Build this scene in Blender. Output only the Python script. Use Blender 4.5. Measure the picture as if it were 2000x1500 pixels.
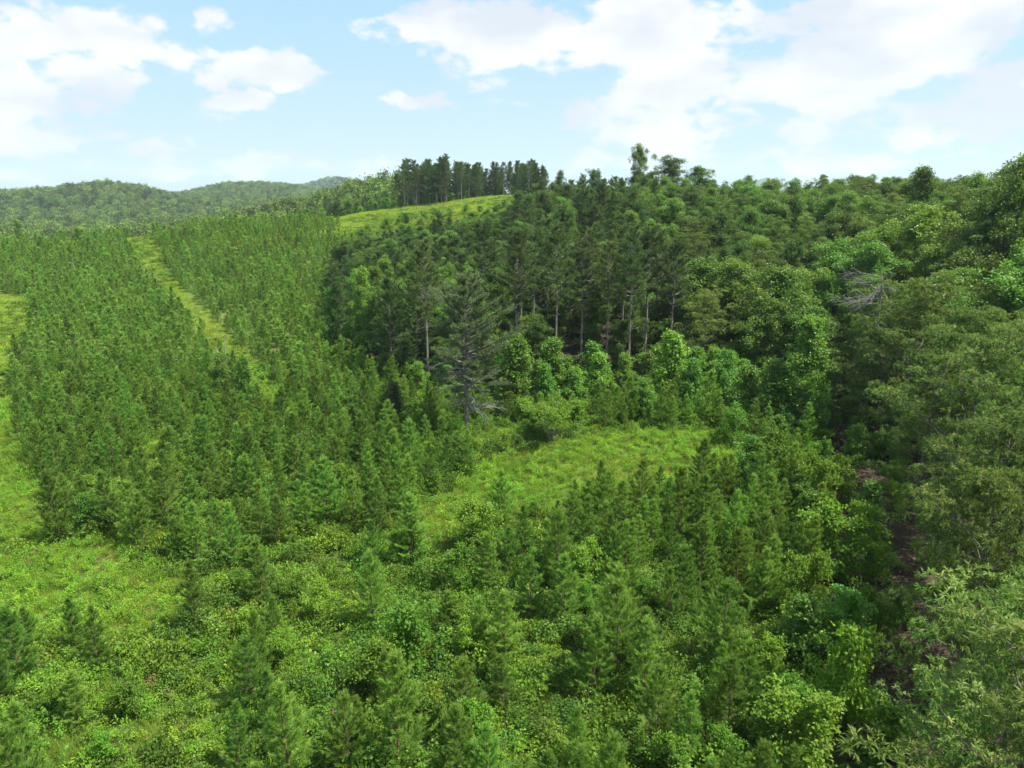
import bpy, math, random
import numpy as np
from mathutils import Vector

R = math.radians
rng = np.random.default_rng(7)
random.seed(7)
scene = bpy.context.scene
for o in list(bpy.data.objects):
    bpy.data.objects.remove(o)
COL = scene.collection

# ------------------------------------------------------------------ camera
F = 1389.0                      # focal length in photograph pixels (2000 wide)
CAMZ = 30.0
PITCH = math.atan((750 - 385) / F)
cam_d = bpy.data.cameras.new('camera')
cam = bpy.data.objects.new('camera', cam_d)
COL.objects.link(cam)
cam.location = (0, 0, CAMZ)
cam.rotation_euler = (math.pi / 2 - PITCH, 0, 0)
cam_d.sensor_width = 36.0
cam_d.lens = 36.0 * F / 2000.0
cam_d.clip_start = 0.5
cam_d.clip_end = 30000
scene.camera = cam

# ------------------------------------------------------------------ light
SUN_EL, SUN_AZ = R(60), R(105)   # azimuth measured clockwise from +Y (view direction)
SUN_STRENGTH = 4.6
SKY_STRENGTH = 0.11
EXPOSURE = 1.15
HAZE = 0.00008

world = bpy.data.worlds.new('World')
scene.world = world
world.use_nodes = True
sun_d = bpy.data.lights.new('sun', 'SUN')
sun_d.energy = SUN_STRENGTH
sun_d.angle = R(0.6)
sun_d.color = (1.0, 0.95, 0.86)
sun = bpy.data.objects.new('sun', sun_d)
COL.objects.link(sun)
sun_dir = Vector((math.sin(SUN_AZ) * math.cos(SUN_EL), math.cos(SUN_AZ) * math.cos(SUN_EL), math.sin(SUN_EL)))
sun.rotation_euler = sun_dir.to_track_quat('Z', 'Y').to_euler()
sun.location = (0, 0, 500)
scene.view_settings.view_transform = 'Standard'
scene.view_settings.look = 'None'
scene.view_settings.gamma = 1.0
scene.view_settings.use_curve_mapping = False
scene.view_settings.exposure = EXPOSURE
cy = scene.cycles
cy.max_bounces = 4
cy.diffuse_bounces = 2
cy.glossy_bounces = 2
cy.transmission_bounces = 2
cy.volume_bounces = 1
cy.transparent_max_bounces = 4
cy.use_adaptive_sampling = True
cy.adaptive_threshold = 0.015
cy.use_denoising = True
cy.denoiser = 'OPENIMAGEDENOISE'
cy.denoising_input_passes = 'RGB_ALBEDO_NORMAL'
cy.denoising_prefilter = 'ACCURATE'
cy.caustics_reflective = False
cy.caustics_refractive = False
scene.render.use_persistent_data = False

CP, SP = math.cos(PITCH), math.sin(PITCH)


def ray(px, py):
    x, y = (px - 1000) / F, (750 - py) / F
    return np.array((x, CP + y * SP, -SP + y * CP))


def project(X, Y, Z):
    """world -> photograph pixels"""
    X, Y, Z = np.asarray(X, float), np.asarray(Y, float), np.asarray(Z, float) - CAMZ
    dep = Y * CP - Z * SP
    up = Y * SP + Z * CP
    dep = np.where(dep < 0.5, 0.5, dep)
    return 1000 + F * X / dep, 750 - F * up / dep, dep


# ---- the sky: physical sky with cumulus mixed in
def build_world():
    nt = world.node_tree
    nt.nodes.clear()
    N = nt.nodes.new
    L = nt.links.new

    def math_(op, a, b=None, c=None, clamp=False):
        n = N('ShaderNodeMath')
        n.operation = op
        n.use_clamp = clamp
        for i, v in enumerate((a, b, c)):
            if v is None:
                continue
            if isinstance(v, (int, float)):
                n.inputs[i].default_value = v
            else:
                L(v, n.inputs[i])
        return n.outputs[0]

    out = N('ShaderNodeOutputWorld')
    bg = N('ShaderNodeBackground')
    bg.inputs['Strength'].default_value = SKY_STRENGTH
    sky = N('ShaderNodeTexSky')
    sky.sky_type = 'NISHITA'
    sky.sun_disc = False
    sky.sun_elevation = SUN_EL
    sky.sun_rotation = SUN_AZ
    sky.altitude = 300
    sky.air_density = 1.0
    sky.dust_density = 1.6
    sky.ozone_density = 1.5
    geo = N('ShaderNodeTexCoord')
    vec = geo.outputs['Generated']
    sep = N('ShaderNodeSeparateXYZ')
    L(vec, sep.inputs[0])
    az = math_('ARCTAN2', sep.outputs[0], sep.outputs[1])
    el = math_('ARCSINE', sep.outputs[2])
    comb = N('ShaderNodeCombineXYZ')
    L(az, comb.inputs[0])
    L(el, comb.inputs[1])
    # warp of the outlines so that they billow
    wn = N('ShaderNodeTexNoise')
    wn.inputs['Scale'].default_value = 13.0
    wn.inputs['Detail'].default_value = 4.0
    L(comb.outputs[0], wn.inputs['Vector'])
    wsub = N('ShaderNodeVectorMath')
    wsub.operation = 'SUBTRACT'
    L(wn.outputs['Color'], wsub.inputs[0])
    wsub.inputs[1].default_value = (.5, .5, .5)
    wsc = N('ShaderNodeVectorMath')
    wsc.operation = 'MULTIPLY_ADD'
    L(wsub.outputs[0], wsc.inputs[0])
    wsc.inputs[1].default_value = (.11, .09, 0)
    L(comb.outputs[0], wsc.inputs[2])
    P = wsc.outputs[0]

    blobs = [  # photograph px centre, half sizes, weight
        (110, 65, 230, 60, .9), (70, 185, 190, 75, .9), (130, 280, 230, 45, .62), (290, 290, 130, 36, .62),
        (505, 135, 110, 52, .85), (455, 205, 95, 26, .8), (402, 12, 58, 34, .8), (820, 208, 52, 26, .72), (740, 258, 40, 14, .38),
        (1010, 45, 230, 85, 1.0), (1210, 55, 160, 85, 1.0), (1365, 60, 60, 60, .8), (1300, 160, 170, 72, 1.0), (1110, 215, 66, 40, .7),
        (1260, 255, 200, 50, .72), (1700, 105, 290, 72, 1.0), (1720, 25, 330, 52, .85), (1560, 255, 130, 48, .65),
        (1850, 225, 210, 62, .8), (1500, 180, 190, 45, .7), (1750, 300, 330, 34, .5), (480, 308, 420, 26, .58), (1250, 315, 330, 26, .6), (1120, 250, 110, 30, .6), (1620, 320, 420, 28, .62), (250, 330, 300, 24, .55),
        (1650, 170, 520, 210, .40), (80, 200, 200, 190, .36), (1640, 200, 120, 60, .75), (1420, 240, 120, 45, .7), (1950, 160, 130, 60, .8),
        (950, -240, 700, 110, .7), (-500, 60, 260, 120, .7), (2500, 60, 330, 150, .8), (1900, -330, 420, 130, .7)]
    acc = None
    for (bx, by, hw, hh, w) in blobs:
        d = ray(bx, by)
        d = d / np.linalg.norm(d)
        a0, e0 = math.atan2(d[0], d[1]), math.asin(d[2])
        s = N('ShaderNodeVectorMath')
        s.operation = 'SUBTRACT'
        L(P, s.inputs[0])
        s.inputs[1].default_value = (a0, e0, 0)
        m = N('ShaderNodeVectorMath')
        m.operation = 'MULTIPLY'
        L(s.outputs[0], m.inputs[0])
        m.inputs[1].default_value = (F / hw / 1.12, F / hh / 1.05, 0)
        ln = N('ShaderNodeVectorMath')
        ln.operation = 'LENGTH'
        L(m.outputs[0], ln.inputs[0])
        g = math_('SUBTRACT', 1.25, ln.outputs['Value'], clamp=True)
        g = math_('MULTIPLY', g, w)
        acc = g if acc is None else math_('MAXIMUM', acc, g)
    # generic cumulus over the rest of the dome
    cm = N('ShaderNodeMapping')
    L(vec, cm.inputs[0])
    cm.inputs['Scale'].default_value = (1, 1, 2.0)
    n1 = N('ShaderNodeTexNoise')
    n1.inputs['Scale'].default_value = 7.5
    n1.inputs['Detail'].default_value = 3.0
    n1.inputs['Roughness'].default_value = 0.62
    L(cm.outputs[0], n1.inputs['Vector'])
    nz = math_('SUBTRACT', n1.outputs['Fac'], .5)
    hi = math_('MULTIPLY', math_('SUBTRACT', el, .26, clamp=True), 8.0, clamp=True)     # above the picture: scattered clouds of the same kind
    acc2 = math_('MAXIMUM', acc, math_('MULTIPLY', hi, .5))
    n3 = N('ShaderNodeTexNoise')
    n3.inputs['Scale'].default_value = 26.0
    n3.inputs['Detail'].default_value = 5.0
    n3.inputs['Roughness'].default_value = .6
    L(cm.outputs[0], n3.inputs['Vector'])
    nz3 = math_('MULTIPLY', math_('SUBTRACT', n3.outputs['Fac'], .5), .9)
    dens = math_('ADD', math_('MULTIPLY_ADD', nz, 1.9, acc2), nz3)
    mr = N('ShaderNodeMapRange')
    mr.interpolation_type = 'SMOOTHSTEP'
    mr.inputs['From Min'].default_value = .36
    mr.inputs['From Max'].default_value = .66
    L(dens, mr.inputs['Value'])
    cover = math_('MULTIPLY', mr.outputs[0], 0.97)
    # thicker parts have a slightly grey-blue base
    n2 = N('ShaderNodeTexNoise')
    n2.inputs['Scale'].default_value = 8.0
    n2.inputs['Detail'].default_value = 3.0
    L(cm.outputs[0], n2.inputs['Vector'])
    cr = N('ShaderNodeMapRange')
    cr.inputs['From Min'].default_value = .40
    cr.inputs['From Max'].default_value = .60
    L(n2.outputs['Fac'], cr.inputs['Value'])
    cc = N('ShaderNodeMixRGB')
    L(cr.outputs[0], cc.inputs[0])
    k = .92 / SKY_STRENGTH / (2 ** EXPOSURE)
    cc.inputs[1].default_value = (.86 * k, .91 * k, 1.0 * k, 1)
    cc.inputs[2].default_value = (1.12 * k, 1.12 * k, 1.12 * k, 1)
    # pale summer air: the sky washes out towards the horizon
    wash = N('ShaderNodeMixRGB')
    wf = N('ShaderNodeMapRange')
    wf.inputs['From Min'].default_value = 0.0
    wf.inputs['From Max'].default_value = .34
    wf.inputs['To Min'].default_value = .90
    wf.inputs['To Max'].default_value = .78
    L(el, wf.inputs['Value'])
    L(wf.outputs[0], wash.inputs[0])
    sk = N('ShaderNodeMixRGB')
    sk.blend_type = 'MULTIPLY'
    sk.inputs[0].default_value = 1
    L(sky.outputs[0], sk.inputs[1])
    sk.inputs[2].default_value = (1.0, 1.0, 1.0, 1)
    L(sk.outputs[0], wash.inputs[1])
    wc = N('ShaderNodeMixRGB')
    wg = N('ShaderNodeMapRange')
    wg.inputs['From Min'].default_value = 0.0
    wg.inputs['From Max'].default_value = .22
    L(el, wg.inputs['Value'])
    L(wg.outputs[0], wc.inputs[0])
    wc.inputs[1].default_value = (.74 * k, .91 * k, 1.04 * k, 1)
    wc.inputs[2].default_value = (.50 * k, .82 * k, 1.10 * k, 1)
    L(wc.outputs[0], wash.inputs[2])
    mix = N('ShaderNodeMixRGB')
    L(cover, mix.inputs[0])
    L(wash.outputs[0], mix.inputs[1])
    L(cc.outputs[0], mix.inputs[2])
    L(mix.outputs[0], bg.inputs['Color'])
    L(bg.outputs[0], out.inputs['Surface'])


build_world()
world.cycles.sampling_method = 'MANUAL'
world.cycles.sample_map_resolution = 512

# ------------------------------------------------------------------ materials
MATS = {}


def foliage(name, lo, hi, trans=.35, gloss=.30, rough=.5, tip=None, patch=None, obj_var=.30, hue=(.472, .505)):
    """leaves: lo..hi differ from leaf to leaf, every plant has its own shade, tip = young growth (attribute 'tip')"""
    m = bpy.data.materials.new(name)
    m.use_nodes = True
    nt = m.node_tree
    nt.nodes.clear()
    N, L = nt.nodes.new, nt.links.new
    out = N('ShaderNodeOutputMaterial')
    at = N('ShaderNodeAttribute')
    at.attribute_name = 'var'
    mix = N('ShaderNodeMixRGB')
    L(at.outputs['Fac'], mix.inputs[0])
    mix.inputs[1].default_value = (*lo, 1)
    mix.inputs[2].default_value = (*hi, 1)
    c = mix.outputs[0]
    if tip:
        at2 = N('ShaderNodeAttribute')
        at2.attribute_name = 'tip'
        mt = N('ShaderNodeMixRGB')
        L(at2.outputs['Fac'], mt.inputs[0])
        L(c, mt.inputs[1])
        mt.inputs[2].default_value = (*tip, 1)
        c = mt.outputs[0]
    if patch:                     # slow drift of species and vigour across the hillside
        g = N('ShaderNodeNewGeometry')
        pn = N('ShaderNodeTexNoise')
        pn.inputs['Scale'].default_value = patch[1]
        pn.inputs['Detail'].default_value = 3
        L(g.outputs['Position'], pn.inputs['Vector'])
        pr = N('ShaderNodeMapRange')
        pr.inputs['From Min'].default_value = .38
        pr.inputs['From Max'].default_value = .64
        L(pn.outputs['Fac'], pr.inputs['Value'])
        mp = N('ShaderNodeMixRGB')
        L(pr.outputs[0], mp.inputs[0])
        L(c, mp.inputs[1])
        mp.inputs[2].default_value = (*patch[0], 1)
        c = mp.outputs[0]
    oi = N('ShaderNodeObjectInfo')
    hs = N('ShaderNodeHueSaturation')
    L(c, hs.inputs['Color'])
    v = N('ShaderNodeMapRange')
    v.inputs['To Min'].default_value = 1 - obj_var
    v.inputs['To Max'].default_value = 1 + obj_var
    L(oi.outputs['Random'], v.inputs['Value'])
    L(v.outputs[0], hs.inputs['Value'])
    mm = N('ShaderNodeMath')
    mm.operation = 'MULTIPLY'
    L(oi.outputs['Random'], mm.inputs[0])
    mm.inputs[1].default_value = 7.31
    fr = N('ShaderNodeMath')
    fr.operation = 'FRACT'
    L(mm.outputs[0], fr.inputs[0])
    h = N('ShaderNodeMapRange')
    h.inputs['To Min'].default_value = hue[0]
    h.inputs['To Max'].default_value = hue[1]
    L(fr.outputs[0], h.inputs['Value'])
    L(h.outputs[0], hs.inputs['Hue'])
    c = hs.outputs[0]
    p = N('ShaderNodeBsdfPrincipled')
    L(c, p.inputs['Base Color'])
    p.inputs['Roughness'].default_value = rough
    p.inputs['Specular IOR Level'].default_value = gloss
    t = N('ShaderNodeBsdfTranslucent')
    ty = N('ShaderNodeMixRGB')
    ty.blend_type = 'MULTIPLY'
    ty.inputs[0].default_value = 1
    L(c, ty.inputs[1])
    ty.inputs[2].default_value = (1.45, 1.35, .7, 1)
    L(ty.outputs[0], t.inputs['Color'])
    ms = N('ShaderNodeMixShader')
    ms.inputs[0].default_value = trans
    L(p.outputs[0], ms.inputs[1])
    L(t.outputs[0], ms.inputs[2])
    L(ms.outputs[0], out.inputs['Surface'])
    MATS[name] = m
    return m


def bark(name, a, b, scale=9.0):
    m = bpy.data.materials.new(name)
    m.use_nodes = True
    nt = m.node_tree
    N, L = nt.nodes.new, nt.links.new
    p = nt.nodes['Principled BSDF']
    p.inputs['Roughness'].default_value = .9
    p.inputs['Specular IOR Level'].default_value = .15
    tc = N('ShaderNodeTexCoord')
    mp = N('ShaderNodeMapping')
    mp.inputs['Scale'].default_value = (1, 1, .25)
    L(tc.outputs['Object'], mp.inputs[0])
    n = N('ShaderNodeTexNoise')
    n.inputs['Scale'].default_value = scale
    n.inputs['Detail'].default_value = 5
    L(mp.outputs[0], n.inputs['Vector'])
    r = N('ShaderNodeMapRange')
    r.inputs['From Min'].default_value = .35
    r.inputs['From Max'].default_value = .65
    L(n.outputs['Fac'], r.inputs['Value'])
    mx = N('ShaderNodeMixRGB')
    L(r.outputs[0], mx.inputs[0])
    mx.inputs[1].default_value = (*a, 1)
    mx.inputs[2].default_value = (*b, 1)
    L(mx.outputs[0], p.inputs['Base Color'])
    bp = N('ShaderNodeBump')
    bp.inputs['Strength'].default_value = .6
    bp.inputs['Distance'].default_value = .05
    L(n.outputs['Fac'], bp.inputs['Height'])
    L(bp.outputs[0], p.inputs['Normal'])
    MATS[name] = m
    return m


foliage('young_pine_needles', (.070, .178, .024), (.128, .285, .040), .42, .18, .5, tip=(.25, .42, .085), obj_var=.30, hue=(.476, .503))
foliage('tall_pine_needles', (.046, .096, .024), (.090, .155, .042), .30, .25, .5, tip=(.10, .15, .05))
foliage('dark_pine_needles', (.038, .096, .020), (.075, .150, .031), .30, .25, .5, tip=(.08, .13, .035))
foliage('bare_pine_needles', (.085, .135, .060), (.150, .215, .10), .30, .25, .5, tip=(.12, .16, .08), obj_var=.05)
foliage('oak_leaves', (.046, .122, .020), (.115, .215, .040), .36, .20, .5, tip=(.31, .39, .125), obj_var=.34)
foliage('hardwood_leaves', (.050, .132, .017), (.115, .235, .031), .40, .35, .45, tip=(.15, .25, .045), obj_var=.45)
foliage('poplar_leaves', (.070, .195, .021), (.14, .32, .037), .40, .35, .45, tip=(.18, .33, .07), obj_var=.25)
foliage('sapling_leaves', (.070, .190, .016), (.145, .31, .028), .40, .22, .5, tip=(.22, .35, .06), obj_var=.35)
foliage('cedar_leaves', (.020, .050, .016), (.038, .082, .024), .20, .25, .5, obj_var=.1)
foliage('bramble_leaves', (.050, .138, .014), (.105, .235, .024), .36, .18, .5, tip=(.20, .34, .045), patch=((.125, .225, .020), .045), obj_var=.45)
foliage('weed_leaves', (.11, .29, .020), (.19, .41, .030), .40, .28, .5, tip=(.22, .42, .05), patch=((.17, .31, .024), .08), obj_var=.34)
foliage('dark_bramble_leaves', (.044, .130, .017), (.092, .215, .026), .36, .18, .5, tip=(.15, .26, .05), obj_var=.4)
foliage('sunlit_grass_blades', (.20, .36, .024), (.32, .47, .038), .40, .25, .5, patch=((.26, .36, .045), .05), obj_var=.25)  # distant grass, brighter and yellower: hilltop sunlight is put into the colour
foliage('dry_straw', (.20, .165, .075), (.34, .28, .13), .3, .2, .6, obj_var=.3)
foliage('dry_leaves', (.13, .085, .040), (.22, .155, .075), .3, .15, .6, obj_var=.3)
foliage('grass_blades', (.13, .28, .022), (.22, .38, .035), .40, .30, .5, patch=((.22, .27, .05), .06), obj_var=.25)
foliage('far_leaves', (.06, .125, .022), (.13, .21, .035), .32, .20, .6, obj_var=.68)
bark('pine_bark', (.12, .095, .080), (.27, .235, .215))
bark('oak_bark', (.085, .070, .058), (.20, .175, .150))
bark('young_bark', (.10, .065, .04), (.19, .13, .085), 20)
bark('dead_wood', (.19, .18, .175), (.37, .35, .34), 14)
bark('twig_wood', (.12, .105, .10), (.23, .205, .20), 14)


# ------------------------------------------------------------------ mesh helpers
def nrm(a):
    return a / np.maximum(np.linalg.norm(a, axis=-1, keepdims=True), 1e-9)


def rand_unit(r, n):
    return nrm(r.normal(size=(n, 3)))


def make_mesh(name, verts, faces, mats, fmat=None, attrs=None, smooth=False):
    """faces: list of (k-gon index arrays)"""
    me = bpy.data.meshes.new(name)
    verts = np.asarray(verts, np.float32)
    me.vertices.add(len(verts))
    me.vertices.foreach_set('co', verts.ravel())
    tot = sum(f.size for f in faces)
    nf = sum(len(f) for f in faces)
    me.loops.add(tot)
    me.loops.foreach_set('vertex_index', np.concatenate([f.ravel() for f in faces]).astype(np.int32))
    me.polygons.add(nf)
    starts, c = [], 0
    for f in faces:
        k = f.shape[1]
        starts.append(c + np.arange(len(f)) * k)
        c += f.size
    me.polygons.foreach_set('loop_start', np.concatenate(starts).astype(np.int32))
    for m in mats:
        me.materials.append(MATS[m])
    if fmat is not None:
        me.polygons.foreach_set('material_index', np.asarray(fmat, np.int32))
    me.update(calc_edges=True)
    me.polygons.foreach_set('use_smooth', np.full(nf, smooth))
    if attrs:
        for k, v in attrs.items():
            a = me.attributes.new(k, 'FLOAT', 'POINT')
            a.data.foreach_set('value', np.asarray(v, np.float32))
    return me


class Wood:
    """collects tapered tubes"""
    def __init__(self):
        self.v, self.f, self.n = [], [], 0

    def tube(self, pts, rad, n=5):
        pts = np.asarray(pts, float)
        rad = np.asarray(rad, float)
        t = nrm(np.gradient(pts, axis=0))
        ref = np.array((.31, .17, .93)) if abs(t[0][2]) < .8 else np.array((1., .1, 0))
        u = nrm(np.cross(t, ref))
        w = np.cross(t, u)
        a = np.linspace(0, 2 * np.pi, n, endpoint=False)
        ring = (u[:, None, :] * np.cos(a)[None, :, None] + w[:, None, :] * np.sin(a)[None, :, None]) * rad[:, None, None]
        v = (pts[:, None, :] + ring).reshape(-1, 3)
        k = len(pts)
        i = np.arange(k - 1)[:, None] * n
        j = np.arange(n)[None, :]
        j2 = (j + 1) % n
        f = np.stack([i + j, i + j2, i + n + j2, i + n + j], -1).reshape(-1, 4) + self.n
        self.v.append(v)
        self.f.append(f)
        self.n += len(v)

    def mesh(self, name, mat):
        return make_mesh(name, np.concatenate(self.v), [np.concatenate(self.f)], [mat], smooth=True)


class Leaves:
    def __init__(self):
        self.v, self.tri, self.quad, self.var, self.tip, self.n = [], [], [], [], [], 0

    def needles(self, P, D, L, W, var, tip):
        k = len(P)
        S = nrm(np.cross(D, rand_unit(rng, k)))
        a = P - S * (W / 2)[:, None]
        b = P + S * (W / 2)[:, None]
        c = P + D * L[:, None]
        self.v.append(np.stack([a, b, c], 1).reshape(-1, 3))
        self.tri.append(np.arange(k * 3).reshape(-1, 3) + self.n)
        self.var.append(np.repeat(var, 3))
        self.tip.append(np.repeat(tip, 3))
        self.n += 3 * k

    def blades(self, P, D, Nn, L, W, var, tip, fold=.12):
        """kite-shaped leaves"""
        k = len(P)
        S = nrm(np.cross(D, Nn))
        U = np.cross(S, D)
        mid = P + D * (L * .45)[:, None]
        l = mid - S * (W / 2)[:, None] + U * (W * fold)[:, None]
        r = mid + S * (W / 2)[:, None] + U * (W * fold)[:, None]
        c = P + D * L[:, None] - np.array((0, 0, 1)) * (L * .12)[:, None]
        self.v.append(np.stack([P, r, c, l], 1).reshape(-1, 3))
        self.quad.append(np.arange(k * 4).reshape(-1, 4) + self.n)
        self.var.append(np.repeat(var, 4))
        self.tip.append(np.repeat(tip, 4))
        self.n += 4 * k

    def mesh(self, name, mat):
        fs = []
        if self.tri:
            fs.append(np.concatenate(self.tri))
        if self.quad:
            fs.append(np.concatenate(self.quad))
        return make_mesh(name, np.concatenate(self.v), fs, [mat], attrs={'var': np.concatenate(self.var), 'tip': np.concatenate(self.tip)})


Zv = np.array((0., 0., 1.))


# ------------------------------------------------------------------ plant prototypes (mesh pairs: crown, trunk)
def pine_proto(seed, H, base, rad, dz, nper, needL, needW, step, npt, elev=(15, 55), shape=.8, mat='young_pine_needles',
               bk='young_bark', tr=.05, side=4, dead=0, ragged=.25, flat=0., start=.30, spread=.75, leader=.35, lean=.02, detail=5):
    r = np.random.default_rng(seed)
    wood, lv = Wood(), Leaves()
    ns = 8
    tz = np.linspace(0, H, ns)
    bend = np.cumsum(r.normal(0, lean * H / ns, (ns, 2)), 0)
    tp = np.column_stack([bend[:, 0], bend[:, 1], tz])
    wood.tube(tp, tr * (1 - tz / H * .93) + .004, 6 if H < 9 else 8)
    TP, TD, TT, TL = [], [], [], []

    def at(z):
        return np.array((np.interp(z, tz, tp[:, 0]), np.interp(z, tz, tp[:, 1]), z))

    def shoot(p0, d0, L, tipv, rise):
        n = max(2, int(L / step) + 1)
        s = np.linspace(0, 1, n)[:, None]
        d1 = nrm(d0 + Zv * rise)
        pts = p0 + (d0 * (s - s * s / 2) + d1 * (s * s / 2)) * L * 1.0
        dd = nrm(d0 * (1 - s) + d1 * s)
        TP.append(pts)
        TD.append(dd)
        TT.append(np.clip(tipv * s[:, 0] ** 2, 0, 1))
        TL.append(np.full(n, 1.0))
        return pts, dd

    z = base
    while z < H * .985:
        t = (z - base) / (H - base)
        env = rad * ((1 - t) ** shape * .93 + .07)
        if t < .22:
            env *= .62 + 1.7 * t
        n = nper + r.integers(-1, 2)
        a0 = r.uniform(0, 6.28)
        for k in range(max(2, n)):
            a = a0 + k * 2 * np.pi / n + r.normal(0, .3)
            L = env * (1 + r.normal(0, ragged))
            if L < .12 * rad * .4:
                continue
            e = R(elev[0] + (elev[1] - elev[0]) * t ** .8 + r.normal(0, 7))
            d0 = np.array((math.cos(a) * math.cos(e), math.sin(a) * math.cos(e), math.sin(e)))
            p0 = at(z + r.normal(0, dz * .15))
            rise = .55 * (1 - flat)
            m = 5
            s = np.linspace(0, 1, m)[:, None]
            d1 = nrm(d0 + Zv * rise)
            bp = p0 + (d0 * (s - s * s / 2) + d1 * (s * s / 2)) * L
            wood.tube(bp, np.linspace(max(.006, tr * .30 * L / rad), .004, m), 3 if H < 9 else 4)
            # main axis foliage
            nn = max(2, int(L * (1 - start) / step))
            ss = np.linspace(start, 1, nn)[:, None]
            TP.append(p0 + (d0 * (ss - ss * ss / 2) + d1 * (ss * ss / 2)) * L)
            TD.append(nrm(d0 * (1 - ss) + d1 * ss))
            TT.append(np.clip((ss[:, 0] - .82) * 5, 0, 1) * r.uniform(.2, 1))
            TL.append(np.ones(nn))
            sdir = nrm(np.cross(d0, Zv))
            for q in range(side):
                sq = r.uniform(max(.25, start), .95)
                p = p0 + (d0 * (sq - sq * sq / 2) + d1 * (sq * sq / 2)) * L
                sg = 1 if q % 2 else -1
                dsh = nrm(d0 * .8 + sdir * sg * r.uniform(.4, 1.1) + Zv * r.normal(.1, .25) * (1 - flat))
                Ls = L * r.uniform(.22, .42) * (1.15 - sq * .5)
                shoot(p, dsh, Ls, r.uniform(.2, 1), rise)
        z += dz * r.uniform(.75, 1.25)
    # leader
    shoot(at(H * .93), np.array((0, 0, 1.)), H * .07 + leader * .5, 1.0, 0)
    for k in range(4 if leader > .1 else 0):
        a = r.uniform(0, 6.28)
        shoot(at(H * r.uniform(.90, .96)), nrm(np.array((math.cos(a) * .45, math.sin(a) * .45, 1.))), leader * r.uniform(.6, 1.1), 1.0, .3)
    for k in range(dead):       # dead stubs below the crown
        zz = r.uniform(.6 * base, base * 1.05)
        a = r.uniform(0, 6.28)
        d = np.array((math.cos(a), math.sin(a), r.uniform(-.1, .5)))
        Lk = r.uniform(.6, 2.2)
        p0 = at(zz)
        wood.tube([p0, p0 + d * Lk * .5, p0 + d * Lk + Zv * r.normal(0, .2)], [tr * .22, tr * .15, .012], 4)
    P, D, T, LL = np.concatenate(TP), np.concatenate(TD), np.concatenate(TT), np.concatenate(TL)
    P = np.repeat(P, npt, 0)
    D = np.repeat(D, npt, 0)
    T = np.repeat(T, npt)
    k = len(P)
    P = P + r.normal(0, step * .30, (k, 3))
    dirs = nrm(D * 1.0 + rand_unit(r, k) * spread + Zv * .12)
    lv.needles(P, dirs, needL * r.uniform(.7, 1.2, k), needW * r.uniform(.7, 1.3, k), r.uniform(0, 1, k), T * r.uniform(.5, 1, k))
    return lv.mesh('crown', mat), wood.mesh('trunk', bk)


def envelope(kind, t):
    if kind == 'cone':
        return ((1 - t) ** .75) * (.55 + .9 * t if t < .5 else 1.0) * 1.0 + .05
    if kind == 'column':
        return math.sqrt(max(0, 1 - (max(0, t - .25) / .77) ** 2)) * (.7 + 1.2 * t if t < .25 else 1)
    if kind == 'umbrella':
        return .55 + .5 * t if t < .85 else .75
    # round
    return math.sqrt(max(.04, 1 - ((t - .42) / .62) ** 2))


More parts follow.
